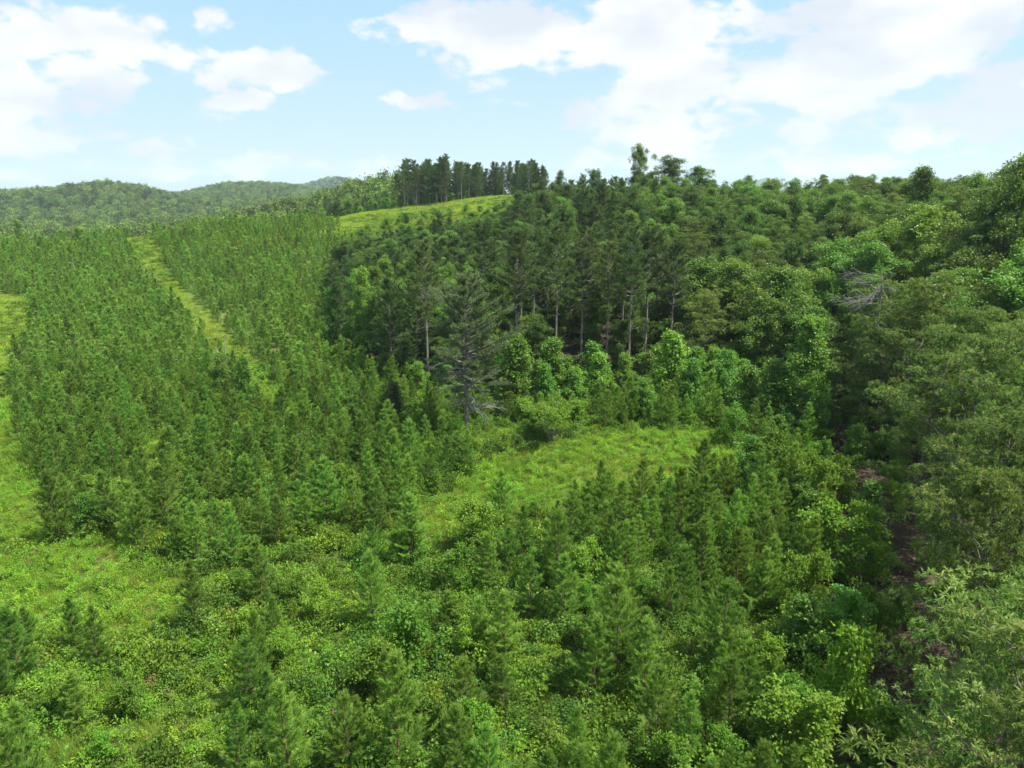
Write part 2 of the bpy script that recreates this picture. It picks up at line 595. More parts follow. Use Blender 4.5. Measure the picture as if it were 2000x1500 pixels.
def broad_proto(seed, H, base, rad, limbs, clumps, tips, leaves, leafL, leafW, kind='round', clump_r=.9, mat='hardwood_leaves',
                bk='oak_bark', tr=.18, up=(10, 60), droop=.15, star=False, stems=1, tipfrac=.3, flatc=.65, stretch=1.0):
    r = np.random.default_rng(seed)
    wood, lv = Wood(), Leaves()
    CP_, CR_, CD_ = [], [], []
    stems_list = []
    for s in range(stems):
        a = r.uniform(0, 6.28)
        off = .0 if stems == 1 else rad * r.uniform(.25, .5)
        n = 7
        tz = np.linspace(0, H * .95, n)
        bend = np.cumsum(r.normal(0, .012 * H, (n, 2)), 0)
        bend[0] = 0
        tp = np.column_stack([bend[:, 0] + math.cos(a) * off * (tz / H) ** .8, bend[:, 1] + math.sin(a) * off * (tz / H) ** .8, tz])
        wood.tube(tp, tr / math.sqrt(stems) * (1 - tz / H * .9) + .006, 7)
        stems_list.append((tz, tp))
    for i in range(limbs):
        tz, tp = stems_list[i % stems]
        t = (i + r.uniform(.1, .9)) / limbs
        z = base + (H - base) * t * .93
        a = i * 2.399 + r.normal(0, .4)
        L = rad * envelope(kind, t) * r.uniform(.42, 1.25)
        e = R(up[0] + (up[1] - up[0]) * t + r.normal(0, 8))
        z0 = max(base * .8, z - L * math.sin(e) * .55)
        p0 = np.array((np.interp(z0, tz, tp[:, 0]), np.interp(z0, tz, tp[:, 1]), z0))
        d0 = np.array((math.cos(a) * math.cos(e), math.sin(a) * math.cos(e), math.sin(e)))
        m = 5
        s = np.linspace(0, 1, m)[:, None]
        wob = np.cumsum(r.normal(0, L * .035, (m, 3)), 0)
        bp = p0 + d0 * s * L + Zv * (s * s) * L * .12 + wob
        wood.tube(bp, np.linspace(max(.012, tr * .33 * min(1.2, L / rad)), .008, m), 4)
        for c in range(clumps):
            sc = r.uniform(.35, 1.0) if c else 1.0
            q = np.array([np.interp(sc, s[:, 0], bp[:, k]) for k in range(3)])
            o = r.normal(0, clump_r * .55, 3) * np.array((1, 1, .6))
            q2 = q + o
            if sc > .5:
                wood.tube([q, (q + q2) / 2 + Zv * .05, q2], [.02, .014, .006], 3)
            CP_.append(q2)
            CR_.append(clump_r * r.uniform(.6, 1.25) * (1.0 if sc > .6 else .8))
            CD_.append(nrm(d0 * .6 + Zv * .8))
    # top clumps
    for (tz, tp) in stems_list:
        for c in range(max(2, clumps)):
            CP_.append(tp[-1] + r.normal(0, clump_r * .5, 3) * np.array((1, 1, .7)))
            CR_.append(clump_r * r.uniform(.5, .95))
            CD_.append(Zv)
    C, CR, CD = np.array(CP_), np.array(CR_), np.array(CD_)
    k = len(C) * tips
    Ci = np.repeat(np.arange(len(C)), tips)
    u = nrm(rand_unit(r, k) + CD[Ci] * .75)
    rr = r.uniform(.45, 1.0, k) ** .5
    T = C[Ci] + u * (CR[Ci] * rr)[:, None] * np.array((1, 1, flatc))
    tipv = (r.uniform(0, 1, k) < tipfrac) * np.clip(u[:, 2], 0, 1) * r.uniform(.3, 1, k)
    n = k * leaves
    Ti = np.repeat(np.arange(k), leaves)
    if star:
        ax = nrm(u[Ti] * .8 + rand_unit(r, n) * .95 - Zv * droop)
        P = T[Ti] + r.normal(0, leafL * .12, (n, 3))
    else:
        ax = nrm(rand_unit(r, n) + u[Ti] * .55 - Zv * droop)
        P = T[Ti] + r.normal(0, leafL * .75, (n, 3))
    nn = nrm(Zv * .9 + rand_unit(r, n) * .75 + u[Ti] * .3)
    sz = r.uniform(.65, 1.2, n)
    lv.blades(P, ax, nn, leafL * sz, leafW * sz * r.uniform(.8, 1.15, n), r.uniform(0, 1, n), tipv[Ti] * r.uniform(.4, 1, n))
    return lv.mesh('crown', mat), wood.mesh('trunk', bk)


def cover_proto(seed, rad, h, n, leafL, leafW, mat, blades=False):
    r = np.random.default_rng(seed)
    lv = Leaves()
    if blades:
        k = n
        a = r.uniform(0, 6.28, k)
        d = rad * np.sqrt(r.uniform(0, 1, k))
        P = np.column_stack([np.cos(a) * d, np.sin(a) * d, np.zeros(k)])
        D = nrm(Zv + r.normal(0, .35, (k, 3)))
        lv.needles(P, D, h * r.uniform(.5, 1.15, k), leafW * r.uniform(.7, 1.3, k), r.uniform(0, 1, k), r.uniform(0, .6, k))
        return lv.mesh('grass', mat)
    # a few sub-mounds of leaves on stems
    m = 7
    a = r.uniform(0, 6.28, m)
    d = rad * .75 * np.sqrt(r.uniform(0, 1, m))
    hz = h * r.uniform(.45, 1.0, m)
    rr = rad * r.uniform(.28, .55, m)
    i = r.integers(0, m, n)
    u = nrm(rand_unit(r, n) + Zv * .6)
    q = r.uniform(.3, 1, n) ** .5
    P = np.column_stack([np.cos(a[i]) * d[i], np.sin(a[i]) * d[i], hz[i] * .55]) + u * np.column_stack([rr[i], rr[i], hz[i] * .5]) * q[:, None]
    P[:, 2] = np.maximum(P[:, 2], .03)
    ax = nrm(rand_unit(r, n) + u * .6 - Zv * .1)
    nn = nrm(Zv + rand_unit(r, n) * .7)
    s = r.uniform(.6, 1.25, n)
    lv.blades(P, ax, nn, leafL * s, leafW * s, r.uniform(0, 1, n), (r.uniform(0, 1, n) < .25) * np.clip(u[:, 2], 0, 1))
    return lv.mesh('plants', mat)


# ------------------------------------------------------------------ terrain
CTRL = np.array([
    (-60, -10, -.5), (0, 0, 0), (30, 0, 1), (60, 0, 6), (110, 0, 14), (-140, 0, 0), (-260, 0, 2), (0, -90, 0), (120, -90, 10), (-150, -90, 0),
    (-30, 35, 0), (0, 35, 0), (20, 35, 0), (40, 38, 2), (70, 40, 8), (120, 40, 16), (-90, 50, 0), (-180, 60, 2),
    (-50, 70, 0), (0, 66, .3), (30, 72, .6), (42, 80, 0), (62, 75, 4), (90, 75, 11), (140, 80, 19), (210, 80, 22),
    (6, 80, 2.6), (22, 84, 2.8), (-8, 89, 0), (10, 94, -.2), (-20, 105, 0), (36, 98, 1),
    (20, 112, .8), (0, 118, 1), (55, 115, 5), (80, 112, 13), (130, 130, 19),
    (20, 150, 7), (-15, 150, 4.5), (70, 155, 14), (20, 190, 15), (-20, 190, 9), (60, 200, 18), (110, 200, 19), (170, 200, 22), (20, 240, 22), (60, 245, 24), (120, 250, 22), (200, 260, 18),
    (-40, 130, 1), (-80, 130, 2), (-100, 90, .5), (-62, 156, 2), (-75, 173, 4), (-100, 180, 4.5), (-150, 180, 6), (-104, 216, 6.8), (-170, 225, 9),
    (-135, 262, 13.3), (-142, 276, 15.0), (-132, 270, 15.2), (-190, 265, 13.4), (-100, 262, 17.5), (-69, 258, 18.5), (-260, 250, 12),
    (-130, 340, 9), (-150, 430, -5), (-300, 480, -10), (-300, 330, 4), (-220, 400, -3), (-60, 205, 8.5), (-45, 235, 12.5),
    (-10, 327, 30), (-23, 318, 26.5), (-60, 295, 19.5), (-50, 263, 16), (-15, 285, 24), (-54, 335, 25), (13, 340, 31), (0, 420, 27), (-60, 400, 21), (60, 330, 30), (110, 310, 25), (200, 350, 20),
    (-109, 408, 16), (-110, 580, 30), (-60, 570, 32), (-180, 560, 8), (-240, 540, -6), (0, 600, 25), (120, 500, 20), (220, 550, 12), (-330, 620, -12), (300, 100, 20), (330, 300, 18), (300, -60, 20), (-350, 150, 3)], float)


def _tps(r2):
    return r2 * np.log(np.maximum(r2, 1e-9)) * .5


def _fit():
    xy, z = CTRL[:, :2] / 100, CTRL[:, 2]
    n = len(xy)
    K = _tps(((xy[:, None] - xy[None]) ** 2).sum(-1)) + np.eye(n) * .004
    Pm = np.column_stack([np.ones(n), xy])
    A = np.block([[K, Pm], [Pm.T, np.zeros((3, 3))]])
    return np.linalg.solve(A, np.concatenate([z, np.zeros(3)]))


TW = _fit()


def sstep(a, b, x):
    t = np.clip((np.asarray(x, float) - a) / (b - a), 0, 1)
    return t * t * (3 - 2 * t)


def wav(x, y, s, seed):
    """cheap smooth noise from summed sines"""
    q = np.random.default_rng(seed)
    o = 0
    for k in range(6):
        a, ph, fq = q.uniform(0, 6.28), q.uniform(0, 6.28), q.uniform(.6, 1.9)
        o = o + np.sin((x * math.cos(a) + y * math.sin(a)) * fq / s + ph)
    return o / 3.0


def height(X, Y):
    X = np.asarray(X, float)
    Y = np.asarray(Y, float)
    shp = np.broadcast(X, Y).shape
    x, y = np.broadcast_to(X, shp).ravel(), np.broadcast_to(Y, shp).ravel()
    xc, yc = np.clip(x, -360, 340), np.clip(y, -100, 630)
    near = np.full(x.shape, TW[-3])
    near = near + TW[-2] * xc / 100 + TW[-1] * yc / 100
    for i in range(len(CTRL)):
        near = near + TW[i] * _tps(((xc - CTRL[i, 0]) / 100) ** 2 + ((yc - CTRL[i, 1]) / 100) ** 2)
    near = np.clip(near, -14, 36)
    near = near + wav(x, y, 7, 3) * .22 + wav(x, y, 26, 4) * .25
    w = sstep(340, 520, np.abs(x)) + sstep(620, 860, y) + sstep(-100, -400, y)
    w = np.clip(w, 0, 1)
    # the far country
    u = x / np.maximum(y, 1)
    far = np.full(x.shape, -16.0) + wav(x, y, 120, 5) * 3
    side = sstep(0, -120, y + 40)          # behind the camera: gentle rolling ground
    # first wooded ridge (left) and the second, set further back
    p1 = np.interp(u, [-1.6, -1.1, -.72, -.65, -.60, -.547, -.50, -.455, -.40, -.33, -.26, 0], [38, 40, 27, 24, 30, 36, 26, 10, 0, -6, -10, -14])
    spur = wav(x, y, 70, 8) * 5 + wav(x, y, 170, 9) * 7
    r1 = (p1 + 16) * sstep(780, 1420, y + wav(x, y, 150, 11) * 90) + spur * sstep(850, 1150, y)
    p2 = np.interp(u, [-1.2, -.7, -.50, -.45, -.42, -.385, -.335, -.30, -.27, -.245, -.22, -.15, 0], [20, 24, 16, 26, 41, 54, 54, 46, 34, 22, 10, -4, -12])
    r2 = (p2 + 16) * sstep(1300, 1900, y + wav(x, y, 150, 12) * 90) + spur * sstep(1350, 1650, y)
    p3 = np.interp(u, [-.5, -.28, -.25, -.235, -.21, -.17, 0, .6], [40, 70, 100, 104, 92, 30, 0, 0])
    r3 = (p3 + 16) * sstep(2600, 3400, y)
    far = far + np.maximum(np.maximum(r1, r2), r3) * (y > 600)
    dm = np.exp(-((u - .352) / .035) ** 2) * 150 + np.exp(-((u - .30) / .06) ** 2) * 90
    far = far + dm * sstep(5200, 6400, y)
    z = near * (1 - w) + far * w
    return z.reshape(shp)


def build_ground():
    def axis(lo, hi, near_lo, near_hi, st):
        a = list(np.arange(near_lo, near_hi + .1, st))
        s, v = st, near_hi
        while v < hi:
            s = min(s * 1.09, 260)
            v += s
            a.append(v)
        s, v = st, near_lo
        b = []
        while v > lo:
            s = min(s * 1.12, 400)
            v -= s
            b.append(v)
        return np.array(b[::-1] + a)
    xs = axis(-7000, 7000, -240, 170, 3.2)
    ys = axis(-3000, 7000, -20, 345, 3.2)
    X, Y = np.meshgrid(xs, ys)
    Z = height(X, Y)
    nx, ny = len(xs), len(ys)
    v = np.column_stack([X.ravel(), Y.ravel(), Z.ravel()])
    i = np.arange(ny - 1)[:, None] * nx + np.arange(nx - 1)[None]
    f = np.stack([i, i + 1, i + nx + 1, i + nx], -1).reshape(-1, 4)
    fo = in_poly(v[:, 0], v[:, 1], FOREST).astype(float)
    litter = np.clip(fo + in_poly(v[:, 0], v[:, 1], LITTER), 0, 1)
    farw = ((v[:, 1] > 430) | (np.abs(v[:, 0]) > 400)).astype(float)
    me = make_mesh('ground', v, [f], ['ground'], attrs={'litter': litter, 'wooded': farw}, smooth=True)
    o = bpy.data.objects.new('ground', me)
    COL.objects.link(o)
    o['kind'] = 'structure'
    return o


def in_poly(x, y, poly):
    x, y = np.asarray(x, float), np.asarray(y, float)
    c = np.zeros(x.shape, bool)
    n = len(poly)
    j = n - 1
    for i in range(n):
        xi, yi = poly[i]
        xj, yj = poly[j]
        if yi != yj:
            c ^= ((yi > y) != (yj > y)) & (x < (xj - xi) * (y - yi) / (yj - yi) + xi)
        j = i
    return c


def on_ground(px, py):
    """walk along the view ray to the terrain"""
    d = ray(px, py)
    t = np.arange(14, 700, .5)
    X, Y, Z = d[0] * t, d[1] * t, CAMZ + d[2] * t
    h = height(X, Y)
    hit = Z <= h
    k = np.argmax(hit) if hit.any() else np.argmin((Z - h)[160:] / t[160:]) + 160
    return float(X[k]), float(Y[k]), float(h[k])


# world-space outlines
FOREST = [(13, 8), (17, 22), (25, 35), (31, 49), (37, 60), (42, 70), (47, 80), (46, 91), (36, 103), (20, 108), (0, 110), (-17, 113), (-34, 135), (-42, 165), (-52, 205), (-46, 236),
          (-20, 248), (8, 262), (60, 268), (140, 270), (230, 230), (230, 10), (80, -40), (40, -10)]
LITTER = [(13, 22), (19, 40), (27, 57), (34, 71), (37, 84), (44, 92), (49, 80), (42, 66), (32, 48), (26, 33), (20, 20)]
HILLTOP = [(-54, 330), (-40, 332), (-12, 340), (18, 345), (22, 372), (-10, 378), (-44, 372), (-56, 352)]
LOWSTAND = [(-125, 395), (-62, 372), (-60, 410), (-120, 440)]

# photograph-space outlines of open ground (pixel of the ground point)
PATH = [(242, 462), (300, 462), (320, 520), (378, 585), (438, 640), (516, 730), (590, 800), (580, 840), (516, 806), (460, 735), (410, 675), (350, 610), (290, 550)]
OPEN = [
    PATH,
    [(-300, 545), (48, 580), (76, 640), (36, 705), (22, 770), (50, 880), (105, 985), (150, 1045), (70, 1060), (-40, 1040), (-300, 1040)],
    [(-100, 1090), (60, 1060), (230, 1060), (330, 1110), (400, 1180), (300, 1240), (180, 1270), (60, 1240), (-100, 1260)],
    [(890, 950), (955, 895), (1100, 862), (1250, 842), (1450, 840), (1490, 920), (1370, 965), (1220, 975), (1110, 1010), (1000, 1010), (880, 1060), (760, 1100), (690, 1090), (790, 1010)],
    [(250, 880), (330, 850), (360, 880), (290, 910)],
    [(-300, 452), (300, 452), (300, 466), (-300, 474)],
]

mg = bpy.data.materials.new('ground')
mg.use_nodes = True
MATS['ground'] = mg


def build_ground_material():
    nt = mg.node_tree
    N, L = nt.nodes.new, nt.links.new
    p = nt.nodes['Principled BSDF']
    p.inputs['Roughness'].default_value = .95
    p.inputs['Specular IOR Level'].default_value = .1
    g = N('ShaderNodeNewGeometry')

    def noise(scale, detail, a, b):
        n = N('ShaderNodeTexNoise')
        n.inputs['Scale'].default_value = scale
        n.inputs['Detail'].default_value = detail
        L(g.outputs['Position'], n.inputs['Vector'])
        r = N('ShaderNodeMapRange')
        r.inputs['From Min'].default_value = a
        r.inputs['From Max'].default_value = b
        L(n.outputs['Fac'], r.inputs['Value'])
        return r.outputs[0]

    def mix(f, a, b):
        m = N('ShaderNodeMixRGB')
        L(f, m.inputs[0])
        for i, c in ((1, a), (2, b)):
            if isinstance(c, tuple):
                m.inputs[i].default_value = (*c, 1)
            else:
                L(c, m.inputs[i])
        return m.outputs[0]
    grass = mix(noise(1.1, 6, .35, .65), (.035, .065, .013), (.075, .12, .020))
    grass = mix(noise(.08, 4, .45, .65), grass, (.10, .145, .026))
    grass = mix(noise(.35, 5, .60, .70), grass, (.15, .115, .065))       # bare soil shows through
    lit = mix(noise(5.0, 6, .35, .65), (.024, .020, .013), (.085, .062, .044))
    a1 = N('ShaderNodeAttribute')
    a1.attribute_name = 'litter'
    c = mix(a1.outputs['Fac'], grass, lit)
    wood = mix(noise(.15, 6, .35, .65), (.030, .055, .018), (.07, .11, .03))
    a2 = N('ShaderNodeAttribute')
    a2.attribute_name = 'wooded'
    c = mix(a2.outputs['Fac'], c, wood)
    L(c, p.inputs['Base Color'])
    n = N('ShaderNodeTexNoise')
    n.inputs['Scale'].default_value = 4
    n.inputs['Detail'].default_value = 6
    L(g.outputs['Position'], n.inputs['Vector'])
    b = N('ShaderNodeBump')
    b.inputs['Strength'].default_value = .8
    b.inputs['Distance'].default_value = .12
    L(n.outputs['Fac'], b.inputs['Height'])
    L(b.outputs[0], p.inputs['Normal'])


build_ground_material()
build_ground()

# the air
HALF = 7300
hv = np.array([(x, y, z) for z in (-45, 330) for y in (-3400, 7600) for x in (-HALF, HALF)], float)
hf = np.array([(0, 2, 3, 1), (4, 5, 7, 6), (0, 1, 5, 4), (2, 6, 7, 3), (0, 4, 6, 2), (1, 3, 7, 5)])
mh = bpy.data.materials.new('haze')
mh.use_nodes = True
mh.node_tree.nodes.clear()
_o = mh.node_tree.nodes.new('ShaderNodeOutputMaterial')
_v = mh.node_tree.nodes.new('ShaderNodeVolumePrincipled')
_v.inputs['Color'].default_value = (.72, .87, 1.0, 1)
_v.inputs['Density'].default_value = HAZE
_v.inputs['Anisotropy'].default_value = .1
mh.node_tree.links.new(_v.outputs[0], _o.inputs['Volume'])
MATS['haze'] = mh
haze = bpy.data.objects.new('haze', make_mesh('haze', hv, [hf], ['haze']))
COL.objects.link(haze)
haze['kind'] = 'stuff'

# ------------------------------------------------------------------ things
THINGS = []           # dicts: root, noun, px, py, size


def thing(name, label, cat, loc, rz=0., sc=(1, 1, 1), group=None, tilt=(0, 0)):
    o = bpy.data.objects.new(name, None)
    o.empty_display_size = .5
    COL.objects.link(o)
    o.location = loc
    o.rotation_euler = (tilt[0], tilt[1], rz)
    o.scale = sc
    o['label'] = label
    o['category'] = cat
    if group:
        o['group'] = group
    return o


def part(name, me, parent):
    o = bpy.data.objects.new(name, me)
    COL.objects.link(o)
    o.parent = parent
    return o


def plant(name, proto, label, cat, x, y, H0, H, wid=None, group=None, noun=None, rz=None, tilt=(0, 0), landmark=None, sink=.05):
    """stand one plant of height H on the ground; proto = (crown mesh, trunk mesh) of nominal height H0"""
    z = float(height(x, y)) - sink
    s = H / H0
    w = s if wid is None else wid
    o = thing(name, label, cat, (x, y, z), random.uniform(0, 6.28) if rz is None else rz, (w, w, s), group, tilt)
    part('crown', proto[0], o)
    part('trunk', proto[1], o)
    px, py, dep = project(x, y, z + H * .6)
    THINGS.append(dict(o=o, noun=noun or cat, px=float(px), py=float(py), size=F * H / float(dep), dep=float(dep), label=label, group=group, mark=landmark))
    return o


STUFF_LABELS = {
    'woods_behind': 'trees of the wood hidden behind the front crowns', 'young_pine_rows': 'remaining young pines between the nearest ones', 'distant_young_pines': 'dense rows of young pines covering the left slope',
    'bramble_cover': 'low bright brambles covering the open ground', 'tall_bramble_cover': 'darker waist-high brambles between the saplings', 'bright_bramble_cover': 'bright knee-high bushes between the young pines',
    'tall_weeds': 'tall leafy weeds standing in the clearings', 'dry_grass': 'tufts of dry straw in the clearings', 'dry_bushes': 'small brown withered bushes among the brambles', 'open_bushes': 'small green bushes scattered over the clearings', 'low_weeds': 'low bright weeds filling the clearings', 'grass': 'long grass growing in the clearings', 'distant_bramble_cover': 'brambles between the distant young pines', 'distant_grass': 'yellow-green grass on the path and far hill',
    'forest_floor_plants': 'shaded plants on the forest floor at the right', 'far_woods': 'woods covering the valley and the far hills', 'blue_ridge_woods': 'woods on the bluish ridge far behind', 'fallen_branches': 'fallen grey branches on the brown leaf litter'}


def scatter(name, protos, P, rot, scl, idx, kind='stuff', label=None):
    """one object of many plants nobody counts (geometry nodes)"""
    me = bpy.data.meshes.new(name)
    me.vertices.add(len(P))
    me.vertices.foreach_set('co', np.asarray(P, np.float32).ravel())
    for nm, arr in (('rot', rot), ('scl', scl)):
        a = me.attributes.new(nm, 'FLOAT_VECTOR', 'POINT')
        a.data.foreach_set('vector', np.asarray(arr, np.float32).ravel())
    a = me.attributes.new('idx', 'INT', 'POINT')
    a.data.foreach_set('value', np.asarray(idx, np.int32))
    o = bpy.data.objects.new(name, me)
    COL.objects.link(o)
    o['kind'] = kind
    o['label'] = label or STUFF_LABELS.get(name, name.replace('_', ' '))
    ng = bpy.data.node_groups.new(name, 'GeometryNodeTree')
    ng.interface.new_socket('Geometry', in_out='INPUT', socket_type='NodeSocketGeometry')
    ng.interface.new_socket('Geometry', in_out='OUTPUT', socket_type='NodeSocketGeometry')
    N, L = ng.nodes.new, ng.links.new
    gi, go = N('NodeGroupInput'), N('NodeGroupOutput')
    iop = N('GeometryNodeInstanceOnPoints')
    jn = N('GeometryNodeJoinGeometry')
    for m in protos:
        src = bpy.data.objects.new('source_' + name, m)
        oi = N('GeometryNodeObjectInfo')
        oi.inputs['Object'].default_value = src
        oi.inputs['As Instance'].default_value = True
        L(oi.outputs['Geometry'], jn.inputs[0])
    L(gi.outputs[0], iop.inputs['Points'])
    L(jn.outputs[0], iop.inputs['Instance'])
    iop.inputs['Pick Instance'].default_value = True

    def attr(nm, t):
        n = N('GeometryNodeInputNamedAttribute')
        n.data_type = t
        n.inputs['Name'].default_value = nm
        return n.outputs['Attribute']
    L(attr('idx', 'INT'), iop.inputs['Instance Index'])
    L(attr('rot', 'FLOAT_VECTOR'), iop.inputs['Rotation'])
    L(attr('scl', 'FLOAT_VECTOR'), iop.inputs['Scale'])
    L(iop.outputs[0], go.inputs[0])
    md = o.modifiers.new('scatter', 'NODES')
    md.node_group = ng
    return o


def join(crown, trunk):
    """one mesh of crown + trunk for the scattered kinds"""
    nv, nt_ = len(crown.vertices), len(trunk.vertices)
    a = np.empty(nv * 3, np.float32)
    crown.vertices.foreach_get('co', a)
    b = np.empty(nt_ * 3, np.float32)
    trunk.vertices.foreach_get('co', b)

    def faces(me, off):
        k = len(me.polygons)
        tot = np.empty(k, np.int32)
        me.polygons.foreach_get('loop_total', tot)
        vi = np.empty(len(me.loops), np.int32)
        me.loops.foreach_get('vertex_index', vi)
        n = int(tot[0])
        return vi.reshape(-1, n) + off
    fa, fb = faces(crown, 0), faces(trunk, nv)
    at = {}
    for k in ('var', 'tip'):
        q = np.empty(nv, np.float32)
        crown.attributes[k].data.foreach_get('value', q)
        at[k] = np.concatenate([q, np.zeros(nt_, np.float32)])
    return make_mesh('plants', np.concatenate([a, b]).reshape(-1, 3), [fa, fb], [crown.materials[0].name, trunk.materials[0].name],
                     fmat=np.concatenate([np.zeros(len(fa)), np.ones(len(fb))]), attrs=at)


def jgrid(x0, x1, y0, y1, st, seed, jit=.38):
    r = np.random.default_rng(seed)
    gx, gy = np.meshgrid(np.arange(x0, x1, st), np.arange(y0, y1, st))
    gx = gx + (np.arange(gx.shape[0]) % 2)[:, None] * st * .5
    x = gx.ravel() + r.normal(0, st * jit * .6, gx.size)
    y = gy.ravel() + r.normal(0, st * jit * .6, gx.size)
    return x, y


def in_open(px, py, grow=None):
    m = np.zeros(px.shape, bool)
    for q in OPEN:
        m |= in_poly(px, py, q)
    return m


# ---------------------------------------------------------------- prototypes
YP = [pine_proto(100 + i, 5.2, .30, 1.32 + .14 * (i % 3), .36, 5, .19, .022, .080, 9, elev=(18, 58), shape=.72, ragged=.28, leader=.45) for i in range(7)]
YPF = [pine_proto(140 + i, 5.2, .3, 1.62, .55, 5, .34, .085, .20, 5, elev=(18, 58), shape=.70, ragged=.3, side=2, leader=.45) for i in range(4)]
YPFJ = [join(*p) for p in YPF]
YPJ = [join(*p) for p in YP[:4]]
GP = [pine_proto(200 + i, 24, 12.5 + i % 3, 3.6, .62, 4, .42, .075, .26, 7, elev=(-2, 45), shape=.55, mat='tall_pine_needles', bk='pine_bark', tr=.24, side=7,
                 dead=7, ragged=.38, flat=.35, start=.35, spread=.95, leader=.5, lean=.010) for i in range(5)]
HP = [pine_proto(230 + i, 19, 3.5 + i % 3, 3.7, .62, 5, .42, .080, .26, 6, elev=(-2, 48), shape=.48, mat='dark_pine_needles', bk='pine_bark', tr=.20, side=7,
                 dead=3, ragged=.35, flat=.55, start=.32, spread=.95, leader=.3, lean=.012) for i in range(5)]
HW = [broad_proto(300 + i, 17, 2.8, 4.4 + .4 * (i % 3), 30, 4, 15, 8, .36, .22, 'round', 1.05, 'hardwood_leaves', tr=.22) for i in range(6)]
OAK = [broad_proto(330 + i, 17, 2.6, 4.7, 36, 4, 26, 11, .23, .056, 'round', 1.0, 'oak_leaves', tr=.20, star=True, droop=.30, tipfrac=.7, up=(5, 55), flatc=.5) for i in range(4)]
TP_ = [broad_proto(360 + i, 8, .8, 2.65, 28, 4, 10, 8, .25, .20, 'cone' if i % 5 in (0, 1, 3) else 'column', .50, 'poplar_leaves', tr=.09, up=(25, 65), bk='young_bark') for i in range(5)]
TPL = [broad_proto(370 + i, 17, 1.4, 3.9, 46, 4, 12, 8, .30, .24, 'cone', .80, 'poplar_leaves', tr=.16, up=(20, 60), bk='oak_bark') for i in range(2)]
SP_ = [broad_proto(380 + i, 3.4, .25, 1.55, 16, 4, 9, 7, .18, .12, 'round', .38, 'sapling_leaves', tr=.05, up=(15, 65), bk='young_bark', stems=1 + i % 3) for i in range(5)]
COV = [cover_proto(400 + i, .9, .80, 360, .125, .085, 'bramble_leaves') for i in range(4)]
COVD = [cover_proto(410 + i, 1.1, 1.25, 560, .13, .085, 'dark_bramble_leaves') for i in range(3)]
COVF = [cover_proto(420 + i, 1.8, .9, 160, .34, .24, 'bramble_leaves') for i in range(3)]
GRS = [cover_proto(430 + i, .7, .62, 170, .12, .020, 'grass_blades', True) for i in range(3)]
STRAW = [cover_proto(435 + i, .6, .7, 90, .12, .020, 'dry_straw', True) for i in range(2)]
BRN = [cover_proto(490 + i, .55, .6, 150, .11, .06, 'dry_leaves') for i in range(2)]
GRSF = [cover_proto(440 + i, 1.6, .7, 170, .3, .07, 'sunlit_grass_blades', True) for i in range(2)]
FAR = [broad_proto(450 + i, 14, 1.5, 4.9, 14, 2, 5, 3, 1.5, 1.25, 'round', 1.7, 'far_leaves', tr=.2, tipfrac=0) for i in range(5)]
FARJ = [join(*p) for p in FAR]

# ---------------------------------------------------------------- hand-placed landmarks
def by_base(px, py):
    x, y, z = on_ground(px, py)
    return x, y, z


def tall_from(px_, base_py, top_py):
    x, y, z = on_ground(px_, base_py)
    d = ray(px_, top_py)
    t = y / d[1]
    return x, y, max(1.0, CAMZ + d[2] * t - z)


# lone pine with grey dead lower limbs
WEED = [cover_proto(460 + i, .45, 1.25, 150, .17, .07, 'weed_leaves') for i in range(3)]
WCOV = [cover_proto(480 + i, .8, .65, 280, .13, .065, 'weed_leaves') for i in range(3)]
LONE = pine_proto(500, 20.5, 6.2, 4.7, .50, 5, .38, .060, .20, 10, elev=(-8, 50), shape=.45, mat='bare_pine_needles', bk='pine_bark', tr=.36, side=9,
                  ragged=.36, flat=.30, start=.45, spread=.95, leader=.5, lean=.008)
x, y, H = tall_from(912, 852, 543)
o = plant('pine_tree', LONE, 'tall grey-green pine standing alone in front of the grove, bare silvery lower limbs', 'pine tree', x, y, 20.5, H, noun='pine', landmark='the lone pine with silvery limbs')
rr = np.random.default_rng(501)
for k in range(46):
    dw = Wood()
    z0 = rr.uniform(3.6, 11.0)
    a = rr.uniform(0, 6.28)
    L = rr.uniform(1.5, 5.2)
    d = np.array((math.cos(a), math.sin(a), rr.uniform(-.25, .25)))
    p0 = np.array((0, 0, z0))
    pts = [p0, p0 + d * L * .4 + Zv * .1, p0 + d * L * .75, p0 + d * L - Zv * rr.uniform(0, .5)]
    dw.tube(pts, [.055, .04, .025, .01], 4)
    for q in range(7):
        s = rr.uniform(.3, 1)
        b = p0 + d * L * s
        e = nrm(d + rr.normal(0, .7, 3))
        Lq = rr.uniform(.4, 1.3)
        dw.tube([b, b + e * Lq * .5 + Zv * rr.normal(0, .06), b + e * Lq], [.02, .014, .006], 3)
    part('dead_branch', dw.mesh('dead_branch', 'dead_wood'), o)

# front row of the tall grove: trunks in plain view
for i, (px_, bpy_, tpy, lab) in enumerate([
        (1008, 750, 455, 'leftmost tall pine of the grove with a broken white stub on its trunk'),
        (1085, 765, 440, 'tall pine of the grove with the thickest pale bare trunk in the middle'),
        (1134, 738, 490, 'slim tall pine of the grove with vines round its foot'),
        (1225, 760, 445, 'tall pine of the grove with a crooked pale trunk standing right of the middle'),
        (1306, 745, 470, 'rightmost tall pine of the grove front with a straight grey trunk'),
        (668, 690, 545, 'slim dark pine at the left forest corner beside the young plantation'),
        (716, 695, 555, 'second slim dark pine at the left forest corner')]):
    x, y, H = tall_from(px_, bpy_, tpy)
    plant('pine_tree', GP[i % 5] if i < 5 else HP[i % 5], lab, 'pine tree', x, y, 24 if i < 5 else 19, H, wid=(.95 if i < 5 else .62), noun='pine', group='tall pines of the grove',
          landmark={1: 'the tall pine with the thickest pale trunk', 5: 'the slim corner pine'}.get(i))

